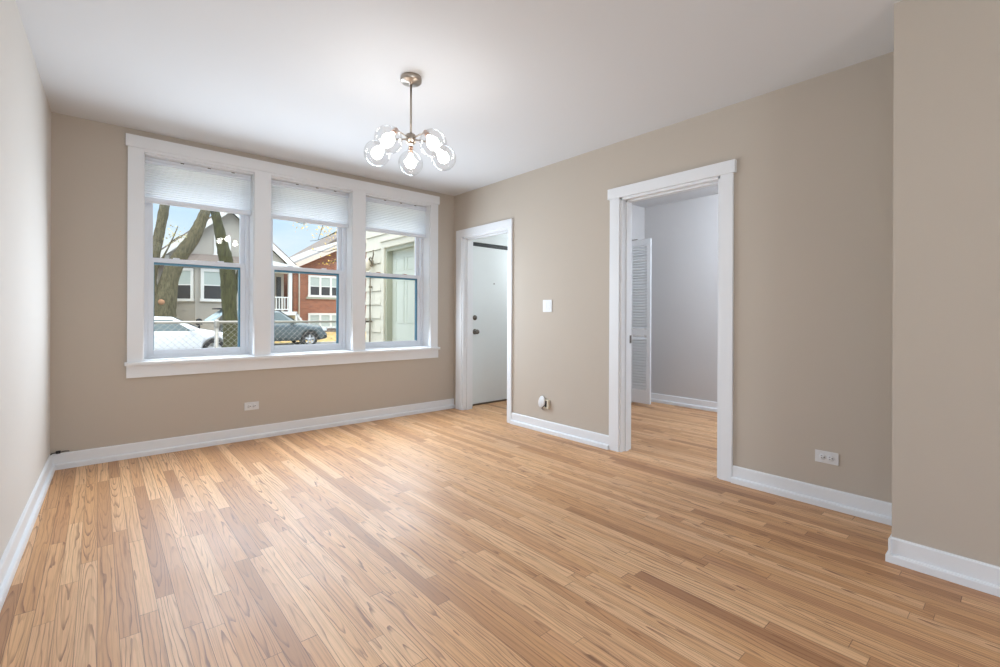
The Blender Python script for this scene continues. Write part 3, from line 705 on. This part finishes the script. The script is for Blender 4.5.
# chain link fence
FY = 6.6
fn = empty('chain_link_fence', (0, FY, G), 0, 'chain-link fence with a metal top rail crossing the yard close outside', 'fence')
FX0, FX1, FT = -1.3, 2.95, 0.995 - G
m = MB(); m.tube([(FX0, 0, FT), (FX1, 0, FT)], 0.016, 12); m.build('top_rail', MT['galv'], fn)
for px in (-1.3, 1.10, 2.95):
    m = MB(); m.tube([(px, 0, -0.1), (px, 0, FT - 0.01)], 0.022 if px != 1.10 else 0.024, 12)
    m.lathe([(0.030, FT - 0.06), (0.031, FT + 0.0), (0.027, FT + 0.025), (0, FT + 0.034)], 14, Matrix.Translation((px, 0, 0))); m.build('post', MT['galv'], fn)
m = MB(); pit = 0.036; n = int((FX1 - FX0) / pit)
for i in range(n):
    x = FX0 + i * pit; pts = []
    kz = 0; zt = FT - 0.02
    while zt > 0.04:
        pts.append((x + (pit + 0.002 if (kz + i) % 2 else -0.002), 0.003 * (1 if kz % 2 else -1) - 0.02, zt)); zt -= pit * 0.98; kz += 1
    m.tube(pts, 0.0024, 3, smooth=False)
m.build('wire_mesh', MT['galv'], fn)

# ------------------------------------------------------------------ houses
def add_window(root, x0, x1, z0, z1, y, lights=1, up='blind', lo='darkglass', fr=0.10, rot=None):
    """sash window as part + panes as sub-parts, set on a wall facing -y (local coordinates)"""
    m = MB(); d = 0.07
    m.box(x0, x1, y - d, y + .02, z1 - fr, z1); m.box(x0 - .03, x1 + .03, y - d - .03, y + .02, z0, z0 + fr); zmid = (z0 + z1) / 2
    wl = (x1 - x0 - fr) / lights
    for k in range(lights + 1): m.box(x0 + k * wl, x0 + k * wl + fr, y - d, y + .02, z0 + fr, z1 - fr)
    for k in range(lights): m.box(x0 + k * wl + fr, x0 + (k + 1) * wl, y - d + .02, y + .01, zmid - .025, zmid + .025)
    f = m.build('window', MT['white'], root)
    for k in range(lights):
        a, b = x0 + k * wl + fr, x0 + (k + 1) * wl
        MB().box(a, b, y - .03, y - .015, zmid + .025, z1 - fr).build('upper_pane', MT[up], f)
        MB().box(a, b, y - .03, y - .015, z0 + fr, zmid - .025).build('lower_pane', MT[lo], f)
    if rot:
        f.matrix_local = rot
    return f

def clap(m, x0, x1, y, z0, z1, st=0.115):
    z = z0
    while z < z1 - 0.01:
        zt = min(z + st, z1)
        m.prism([(x0, y, z), (x0, y - .014, z), (x0, y - .003, zt), (x0, y, zt)], (x1 - x0, 0, 0)); z += st

def gable_roof(root, x0, x1, xa, za, ze, y0, y1, t, mt, fm, over=0.3):
    """two sloping slabs meeting at xa, eaves at x0 and x1, with rake boards at the front"""
    for xe in (x0, x1):
        m = MB(); d = Vector((xa - xe, 0, za - ze)).normalized(); nn = Vector((-d.z, 0, d.x));
        if nn.z < 0: nn = -nn
        a, b = Vector((xe, y0, ze)), Vector((xa, y0, za))
        m.prism([a, b, b + nn * t, a + nn * t], (0, y1 - y0, 0)); m.build('roof_slope', mt, root)
        m = MB(); m.prism([a + Vector((0, -.05, 0)) - nn * .16, b + Vector((0, -.05, 0)) - nn * .16, b + Vector((0, -.05, 0)) + nn * (t * .55), a + Vector((0, -.05, 0)) + nn * (t * .55)], (0, 0.06, 0)); m.build('rake_board', fm, root)

gh = empty('grey_house', (0, 28, 0), 0, 'grey clapboard gabled house with bay window and porch across the street', 'house')
m = MB(); m.prism([(2.55, 0, -.2), (7.95, 0, -.2), (7.95, 0, 4.1), (5.25, 0, 6.55), (2.55, 0, 4.1)], (0, 10, 0)); m.build('wall', MT['greyhouse'], gh)
m = MB(); clap(m, 2.55, 7.95, 0, -.2, 4.1); m.build('clapboards', MT['greyhouse'], gh)
gable_roof(gh, 2.05, 8.45, 5.25, 6.72, 3.82, -0.35, 10.3, 0.16, MT['shingle'], MT['white'])
bx0, bx1, by = 3.66, 6.0, -0.85
ba, bb_ = (2.72, 0.0), (bx0, by)
m = MB(); m.prism([(2.72, 0.05, -.2), (bx0, by, -.2), (bx1, by, -.2), (6.7, 0.05, -.2)], (0, 0, 3.78)); m.build('bay', MT['greyhouse'], gh)
m = MB()
m.prism([(2.45, 0.0, 3.56), (bx0 - .15, by - .25, 3.56), (bx1 + .15, by - .25, 3.56), (6.95, 0.0, 3.56)], (0, 0, 0.07))
tp = [(3.3, 0.0, 4.12), (3.9, -.3, 4.14), (5.8, -.3, 4.14), (6.4, 0, 4.12)]; lo = [(2.45, 0.0, 3.63), (bx0 - .15, by - .25, 3.63), (bx1 + .15, by - .25, 3.63), (6.95, 0.0, 3.63)]
for i in range(3): m.poly([lo[i], lo[i + 1], tp[i + 1], tp[i]])
m.poly(tp); m.build('bay_roof', MT['shingle'], gh)
m = MB(); m.box(bx0 - .06, bx0 + .06, by - .03, by + .05, -.2, 3.56); m.build('corner_board', MT['greyhouse'], gh)
m = MB(); m.box(2.45, 2.62, -.03, .1, -.2, 4.0); m.build('corner_board', MT['white'], gh)
add_window(gh, 3.83, 5.0, 1.72, 3.36, by, 1, fr=.14)
dv = Vector((bx0 - 2.72, by, 0)); fl = dv.length; an = math.atan2(dv.y, dv.x)
add_window(gh, fl * .14, fl * .90, 1.72, 3.36, 0, 1, fr=.13, rot=Matrix.Translation((2.72, 0, 0)) @ Matrix.Rotation(an, 4, 'Z'))
add_window(gh, 4.53, 5.30, 4.10, 5.20, 0.0, 1, up='darkglass', fr=.13)
# porch on the right of the grey house
m = MB(); m.box(6.1, 8.25, -1.5, 0, 1.05, 1.25); m.box(6.1, 6.2, -1.5, 0, 0, 1.05); m.box(8.15, 8.25, -1.5, 0, 0, 1.05); m.build('porch_floor', MT['white'], gh)
m = MB(); m.box(6.72, 7.95, -0.06, -0.02, 1.25, 3.5); m.build('porch_wall', MT['beige'], gh)
m = MB(); m.box(7.55, 7.80, -0.10, -0.04, 1.25, 3.2); m.build('porch_door', MT['darkglass'], gh)
m = MB(); m.box(7.80, 7.98, -1.48, -1.30, 1.25, 3.5); m.build('porch_column', MT['white'], gh)
m = MB(); m.box(6.05, 8.15, -1.55, 0, 3.40, 3.55); m.prism([(6.0, -1.72, 3.60), (8.42, -1.72, 3.55), (8.42, -1.72, 3.66), (6.2, -1.72, 4.02), (6.0, -1.72, 4.02)], (0, 1.7, 0)); m.build('porch_roof', MT['white'], gh)
m = MB(); m.box(6.72, 7.82, -1.45, -1.38, 1.98, 2.04); m.box(6.72, 7.82, -1.45, -1.38, 1.33, 1.39)
for k in range(8): m.box(6.76 + k * .14, 6.80 + k * .14, -1.44, -1.39, 1.39, 1.98)
m.build('railing', MT['white'], gh)
m = MB()
for k in range(5): m.box(8.25 + k * .125, 8.25 + (k + 1) * .125, -1.45, -.5, 0, 1.12 - k * .22)
m.build('porch_steps', MT['concrete'], gh)
m = MB(); m.prism([(8.2, -1.5, 1.22), (8.2, -1.5, 1.05), (8.78, -1.5, 0.25), (8.88, -1.5, 0.28)], (0, .05, 0)); m.build('step_stringer', MT['white'], gh)

bh = empty('brick_house', (0, 30, 0), 0, 'red brick house with cream eaves and white triple windows, across the street', 'house')
m = MB(); m.prism([(9.10, 0, -.3), (17.5, 0, -.3), (17.5, 0, 4.0), (13.3, 0, 6.05), (9.10, 0, 4.0)], (0, 9, 0)); m.build('wall', MT['brick'], bh)
gable_roof(bh, 8.92, 17.7, 13.3, 6.25, 4.02, -0.45, 9.3, 0.22, MT['greyshingle'], MT['fascia'])
m = MB()
for s in (0, 1):
    pass
m.tube([(9.42, -.06, 0.0), (9.42, -.06, 3.85), (9.30, -.2, 4.0)], 0.05, 8); m.build('downspout', MT['white'], bh)
add_window(bh, 9.98, 12.15, 2.20, 3.58, 0.0, 3, fr=.13)
add_window(bh, 9.98, 12.15, 0.20, 1.18, 0.0, 3, up='blind', lo='blind', fr=.13)
m = MB(); m.box(9.85, 12.3, -.08, .02, 2.08, 2.20); m.build('window_sill', MT['olive'], bh)
m = MB(); m.box(9.2, 12.6, -.5, -.06, -.3, 0.12); m.build('foundation_bed', MT['shingle'], bh)

h3 = empty('background_house', (0, 42, 0), 0, 'pale grey roofed house rising behind the brick house', 'house')
(ax, az), (bx, bz) = at(297, 263, 42), at(333, 242.5, 42)
sl = (bz - az) / (bx - ax); xe = bx + 5
m = MB(); m.prism([(ax - .5, 0, 0), (xe + 6, 0, 0), (xe + 6, 0, az), (xe, 0, bz + 5 * sl), (ax - .5, 0, az - .5 * sl)], (0, 8, 0)); m.build('wall', MT['greyshingle'], h3)
m = MB(); m.prism([(ax - 1, -.3, az - 1 * sl), (xe, -.3, bz + 5 * sl), (xe, -.3, bz + 5 * sl + .22), (ax - 1, -.3, az - 1 * sl + .22)], (0, 8.5, 0)); m.build('roof_slope', MT['shingle'], h3)
h4 = empty('pale_house', (0, 26, 0), 0, 'white sided house at the far left behind the tree trunks', 'house')
m = MB(); m.box(-4, 2.0, 0, 7, -.3, 3.3); m.build('wall', MT['white'], h4)
m = MB(); clap(m, -4, 2.0, 0, -.3, 3.3, .2); m.build('clapboards', MT['white'], h4)
gable_roof(h4, -4.3, 2.03, -1.1, 5.2, 3.3, -.2, 7, .15, MT['shingle'], MT['white'])

# ------------------------------------------------------------------ trees
def tree_path(pts, Y, jit=0.0):
    out = []
    for (u, v, wpx) in pts:
        x, z = at(u, v, Y); F = x * math.sin(THETA) + Y * math.cos(THETA)
        out.append((Vector((x, Y + random.uniform(-jit, jit), z)), wpx * 0.5 * F / FPX))
    return out
def smooth_path(P, n=5):
    out = []
    for i in range(len(P) - 1):
        p0, p1, p2, p3 = P[max(i - 1, 0)], P[i], P[i + 1], P[min(i + 2, len(P) - 1)]
        for k in range(n):
            t = k / n
            c = lambda a, b, c_, d: 0.5 * ((2 * b) + (-a + c_) * t + (2 * a - 5 * b + 4 * c_ - d) * t * t + (-a + 3 * b - 3 * c_ + d) * t ** 3)
            out.append((c(p0[0], p1[0], p2[0], p3[0]), c(p0[1], p1[1], p2[1], p3[1])))
    out.append(P[-1]); return out
def limb(m, P, org):
    S = smooth_path(P); m.tube([p - org for p, r in S], [max(r, .006) * random.uniform(.95, 1.06) for p, r in S], 14)
def leaves(m, cen, rad, n, size, org):
    for _ in range(n):
        p = Vector(cen) + Vector((random.gauss(0, 1) * rad[0], random.gauss(0, 1) * rad[1], random.gauss(0, 1) * rad[2])) - org
        a = Vector((random.gauss(0, 1), random.gauss(0, 1), random.gauss(0, 1))).normalized(); b = a.orthogonal().normalized(); s = size * random.uniform(.6, 1.3)
        c_ = a.cross(b)
        m.poly([p - a * s, p + b * s * .55 + c_ * s * .12, p + a * s, p - b * s * .55 + c_ * s * .12])

YA = 24.8
A1 = tree_path([(160, 352, 24), (163, 325, 21), (165.5, 300, 19), (171, 275, 15.5), (181, 255, 13), (192, 240, 12), (200, 224, 10), (206, 210, 9), (211, 196, 8), (216, 175, 6), (218, 150, 4)], YA)
A2 = tree_path([(162, 318, 14), (155, 300, 12), (151, 283, 10), (154, 262, 8.5), (158, 240, 8.6), (162, 220, 8.6), (165, 203, 8.6), (168, 180, 7), (170, 155, 4)], YA)
org = A1[0][0].copy(); org.z = G
ta = empty('street_tree', org, 0, 'big mossy tree with two leaning trunks behind the white car, seen in the left window', 'tree')
m = MB(); limb(m, A1, org); m.build('trunk', MT['bark'], ta)
m = MB(); limb(m, A2, org); m.build('side_trunk', MT['bark'], ta)
B3 = tree_path([(157, 268, 2.5), (166, 252, 1.6), (173, 238, 1.2), (178, 226, .8)], YA); B4 = tree_path([(170, 243, 1.2), (180, 236, .9), (188, 236, .7)], YA)
m = MB(); limb(m, B3, org); limb(m, B4, org); m.build('branch', MT['bark'], ta)
m = MB()
for (u, v, n_) in ((168, 236, 14), (174, 232, 16), (180, 237, 16), (186, 237, 10), (172, 243, 12), (176, 228, 6), (163, 242, 8)):
    x, z = at(u, v, YA); leaves(m, (x, YA, z), (.16, .3, .10), n_, .055, org)
m.build('foliage', MT['leaf2'], ta)
# cut stump scar
x, z = at(162, 301.5, YA - .45); m = MB(); m.lathe([(0, .0), (.10, 0), (.13, -.04), (.13, -.12)], 14, Matrix.Translation(Vector((x, YA - .42, z)) - org) @ Matrix.Rotation(math.radians(75), 4, 'X')); m.build('pruning_scar', mat('cut_wood', (0.36, 0.19, 0.10), 0.9, var=.2), ta)

YB_ = 16.2
B1 = tree_path([(234, 372, 18), (232, 350, 15.5), (230.5, 325, 14), (229, 300, 13.5), (228, 278, 13.5), (226, 260, 12.5), (222, 243, 10.5), (218.5, 226, 9), (215, 212, 8), (211, 196, 7.5), (206, 172, 6), (204, 150, 4)], YB_)
org = B1[0][0].copy(); org.z = G
tb = empty('street_tree', org, 0, 'darker single-trunk tree behind the fence at the right side of the left window', 'tree')
m = MB(); limb(m, B1, org); m.build('trunk', MT['bark2'], tb)
B2 = tree_path([(231, 300, 7), (236, 285, 6), (243, 262, 5), (252, 235, 4.5), (258, 205, 4)], YB_)
m = MB(); limb(m, B2, org); m.build('side_trunk', MT['bark2'], tb)

YC = 14.0
Cc = tree_path([(352, 372, 14), (351, 330, 12), (350, 290, 10), (348, 250, 8), (350, 205, 6), (352, 160, 4)], YC)
org = Cc[0][0].copy(); org.z = G
tcn = empty('autumn_tree', org, 0, 'tree with bright yellow autumn leaves hanging into the top of the middle window', 'tree')
m = MB(); limb(m, Cc, org); m.build('trunk', MT['bark2'], tcn)
m = MB()
for pts in ([(350, 215, 2.5), (338, 213, 1.8), (325, 217, 1.2), (306, 223, .7), (296, 222, .5)], [(349, 235, 2.5), (338, 232, 1.6), (328, 236, .9), (318, 240, .5), (310, 241, .4)], [(348, 262, 2), (336, 261, 1.2), (328, 263, .6), (322, 262, .4)], [(325, 217, 1.0), (322, 228, .6), (318, 240, .4)], [(350, 247, 2), (336, 249, 1), (326, 252, .5), (312, 250, .35)]):
    limb(m, tree_path(pts, YC), org)
m.build('branch', MT['bark2'], tcn)
m = MB()
for (u, v, n_, s_) in ((305, 225, 8, 1), (308, 228, 5, .8), (322, 229, 16, 1), (328, 229, 16, 1.2), (331, 232, 14, 1), (325, 235, 8, 1), (311, 238, 4, .6), (315, 231, 4, .6), (330, 240, 8, 1), (333, 246, 8, 1), (328, 246, 4, .7), (320, 246, 3, .7), (300, 229, 3, .8), (333, 252, 6, 1), (329, 262, 10, 1), (325, 264, 6, .8), (332, 259, 6, 1), (313, 250, 3, .8), (293, 224, 4, .8), (309, 219, 6, 1), (331, 222, 14, 1.4)):
    x, z = at(u, v, YC); leaves(m, (x, YC, z), (.07 * s_, .25, .05 * s_), n_, .036, org)
m.build('foliage', MT['leaf'], tcn)

# shrubs and the post box on the far verge
def shrub(x, y, z, r, label):
    m = MB(); org = Vector((x, y, z))
    for _ in range(260):
        a = random.uniform(0, 2 * math.pi); b = math.acos(random.uniform(0, 1)); rr = r * random.uniform(.75, 1.05)
        p = Vector((rr * math.sin(b) * math.cos(a), rr * math.sin(b) * math.sin(a), rr * .8 * math.cos(b)))
        q = Vector((random.gauss(0, 1), random.gauss(0, 1), random.gauss(0, 1))).normalized() * .07; t = q.orthogonal().normalized() * .05
        m.poly([p - q, p + t, p + q, p - t])
    o = m.build('shrub', MT['shrub'], None, org); tag(o, label, 'shrub', 'low shrubs before the grey house')
x, z = at(188, 332, 25.6); shrub(x - .2, 25.6, -.35, .36, 'low green shrub before the grey house, left of the dark post box')
x, z = at(208, 332, 25.6); shrub(x, 25.6, -.35, .40, 'low green shrub before the grey house, right of the dark post box')
x, z = at(199, 330, 24.9); pbx = empty('post_box', (x, 24.9, G), 0, 'small dark box on a post beyond the white car hood', 'post box')
m = MB(); m.tube([(0, 0, 0), (0, 0, 1.05)], .05, 8); m.build('post', MT['black'], pbx)
m = MB(); m.prism([(-.10, -.2, 1.05), (.10, -.2, 1.05), (.10, -.2, 1.24), (.07, -.2, 1.31), (0, -.2, 1.34), (-.07, -.2, 1.31), (-.10, -.2, 1.24)], (0, .4, 0)); m.build('box', MT['black'], pbx)

# ------------------------------------------------------------------ cars
def interp(tab, x):
    if x <= tab[0][0]: return tab[0][1]
    for (a, p), (b, q) in zip(tab, tab[1:]):
        if x <= b: return p + (q - p) * (x - a) / (b - a)
    return tab[-1][1]
def car(name, loc, L, Wd, top, belt, bot, wheels, wr, paint, label, gl, lamp_z):
    """local x runs from the tail (0) to the nose (L); side nearest the viewer faces -y"""
    root = empty(name, loc, 0, label, 'car')
    xs = sorted(set([0.0, .04, .12, L - .12, L - .04, L] + [a for a, _ in top] + [a for a, _ in belt] + [L * k / 26 for k in range(27)]))
    m = MB(); rings = []; hw = Wd / 2
    for x in xs:
        e = min(x, L - x); k = 1 - .16 * max(0, 1 - e / .55) ** 2
        zt, zb, z0 = interp(top, x), interp(belt, x), interp(bot, x)
        zb = min(zb, zt - .02); cab = max(0.0, zt - zb); wt = hw * k - (.30 * cab + .10 if cab > .06 else .14)
        pts = [(hw * k * .80, z0), (hw * k * .96, z0 + .04), (hw * k, z0 + .22), (hw * k, zb - .16), (hw * k * .975, zb - .03), (hw * k * .955, zb)]
        pts += [(wt + .03 if cab > .06 else hw * k * .86, zt - min(.07, .4 * cab)), (wt * .86, zt - .012), (wt * .5, zt)]
        ring = [(x, -a, z) for a, z in pts] + [(x, a, z) for a, z in reversed(pts)]
        rings.append([m.b.verts.new(p) for p in ring])
    n = len(rings[0])
    for a, b in zip(rings, rings[1:]):
        for k in range(n): f = m.b.faces.new((a[k], b[k], b[(k + 1) % n], a[(k + 1) % n])); f.smooth = True
    m.b.faces.new(rings[0]); m.b.faces.new(rings[-1][::-1])
    body = m.build('body', paint, root)
    # wheel wells, cut out of the body
    cut = MB()
    for wx in wheels:
        for s in (-1, 1): cut.lathe([(0, -.16), (wr + .06, -.16), (wr + .06, .16), (0, .16)], 28, Matrix.Translation((wx, s * (hw - .05), wr)) @ Rx, False)
    co = cut.build('cutter', paint, root); bpy.context.view_layer.update()
    md = body.modifiers.new('wells', 'BOOLEAN'); md.operation = 'DIFFERENCE'; md.object = co; md.solver = 'EXACT'
    dg = bpy.context.evaluated_depsgraph_get(); me = bpy.data.meshes.new_from_object(body.evaluated_get(dg)); body.modifiers.clear(); body.data = me
    bpy.data.objects.remove(co)
    for wx in wheels:
        for s in (-1, 1):
            m = MB(); M0 = Matrix.Translation((wx, s * (hw - .115), wr)) @ Rx
            m.lathe([(wr * .62, -.10), (wr * .95, -.10), (wr, -.07), (wr, .07), (wr * .95, .10), (wr * .62, .10), (wr * .6, 0), (wr * .62, -.10)], 32, M0); wo = m.build('wheel', MT['tyre'], root)
            m = MB(); fs = -s * 1.0
            m.lathe([(wr * .60, -.09), (wr * .66, -.09), (wr * .66, .09), (wr * .60, .09), (wr * .60, -.09)], 28, M0)
            for k in range(5):
                a = 2 * math.pi * k / 5 + .3; p = Vector((math.cos(a), math.sin(a), 0)); q = Vector((-math.sin(a), math.cos(a), 0)); zf = -.075 if s > 0 else .075
                m.prism([M0 @ (p * wr * .08 + q * .05 + Vector((0, 0, zf))), M0 @ (p * wr * .62 + q * .035 + Vector((0, 0, zf))), M0 @ (p * wr * .62 - q * .035 + Vector((0, 0, zf))), M0 @ (p * wr * .08 - q * .05 + Vector((0, 0, zf)))], M0.to_3x3() @ Vector((0, 0, -zf * .3)))
            m.lathe([(0, -.085), (wr * .18, -.085), (wr * .18, .085), (0, .085)], 16, M0)
            m.build('rim', MT['alloy'], wo)
    # glass areas, laid a little proud of the body
    def surf_y(x, z):
        zt, zb = interp(top, x), min(interp(belt, x), interp(top, x) - .02); cab = max(0, zt - zb); e = min(x, L - x); k = 1 - .16 * max(0, 1 - e / .55) ** 2
        a0, z0 = hw * k * .955, zb; a1, z1 = hw * k - (.30 * cab + .10) + .03, zt - min(.07, .4 * cab)
        return a0 + (a1 - a0) * (z - z0) / max(z1 - z0, .01)
    for s in (-1, 1):
        for quad in gl:
            m = MB(); P = [Vector((x, s * (surf_y(x, z) + .008), z)) for x, z in quad]
            m.prism(P, (0, -s * .03, 0)); m.build('side_window', MT['carglass'], root)
    # windscreen
    tx = [t for t in top]; (xa, za), (xb, zb_) = tx[-4], tx[-3]
    m = MB(); d = Vector((xb - xa, 0, zb_ - za)).normalized(); nrm = Vector((-d.z, 0, d.x)); nrm = nrm if nrm.z > 0 else -nrm
    a = Vector((xa, 0, za)) + d * .05 + nrm * .012; b = Vector((xb, 0, zb_)) - d * .04 + nrm * .012
    m.prism([a + Vector((0, -hw * .58, 0)), a + Vector((0, hw * .58, 0)), b + Vector((0, hw * .76, 0)), b + Vector((0, -hw * .76, 0))], nrm * .012); m.build('windscreen', MT['carglass'], root)
    for s in (-1, 1): m = MB(); m.box(L - .26, L - .03, s * hw * .80 - .11, s * hw * .80 + .11, lamp_z - .07, lamp_z + .07, .02); m.build('head_lamp', MT['lamp'], root)
    for s in (-1, 1): m = MB(); m.box(gl[-1][1][0] - .10, gl[-1][1][0] + .06, s * (hw + .08) - .09, s * (hw + .08) + .09, gl[-1][1][1] + .01, gl[-1][1][1] + .15, .03); m.build('mirror', paint, root)
    return root
# white sedan, nose to the right
WXN = 3.93; wl = 4.6; g = G + .012
car('sedan_car', (WXN - wl, 19.5, g), wl, 1.8,
    top=[(0, .70), (.08, .98), (.75, 1.08), (1.35, 1.38), (1.9, 1.45), (2.55, 1.43), (3.30, 1.03), (4.25, .84), (4.6, .52)],
    belt=[(0, .68), (.1, .92), (.9, .96), (3.3, .93), (4.3, .76), (4.6, .50)], bot=[(0, .30), (.3, .20), (4.2, .19), (4.6, .26)],
    wheels=(.92, 3.72), wr=.33, paint=MT['carwhite'], label='white parked sedan behind the fence, seen in the left window',
    gl=[[(.95, .99), (1.75, .97), (1.75, 1.33), (1.45, 1.31)], [(1.83, .97), (3.08, .955), (2.52, 1.34), (1.83, 1.345)]], lamp_z=.66)
# grey utility vehicle, nose to the right
sxn = 8.45; sl_ = 4.5
suv = car('utility_car', (sxn - sl_, 23.45, g), sl_, 1.85,
    top=[(0, .85), (.05, 1.15), (.35, 1.66), (1.0, 1.73), (2.35, 1.70), (3.10, 1.20), (4.15, 1.04), (4.5, .62)],
    belt=[(0, .80), (.1, 1.05), (.5, 1.10), (3.1, 1.07), (4.2, .92), (4.5, .58)], bot=[(0, .42), (.3, .30), (4.1, .30), (4.5, .36)],
    wheels=(.95, 3.65), wr=.36, paint=MT['cargrey'], label='grey-green utility car parked across the street, seen in the middle window',
    gl=[[(.45, 1.14), (1.05, 1.13), (1.05, 1.60), (.62, 1.58)], [(1.12, 1.13), (1.95, 1.12), (1.95, 1.61), (1.12, 1.61)], [(2.02, 1.12), (2.92, 1.10), (2.38, 1.60), (2.02, 1.61)]], lamp_z=.82)
m = MB(); m.prism([(.30, -.75, 1.70), (.22, -.75, 1.74), (-.42, -.75, 1.25), (-.36, -.75, 1.18)], (0, 1.5, 0)); lg = m.build('liftgate', MT['palegate'], suv); lg['label'] = 'pale raised liftgate'
m = MB(); m.box(-.1, .34, -.72, .72, 1.74, 1.79, .01); m.build('spoiler', MT['black'], lg)
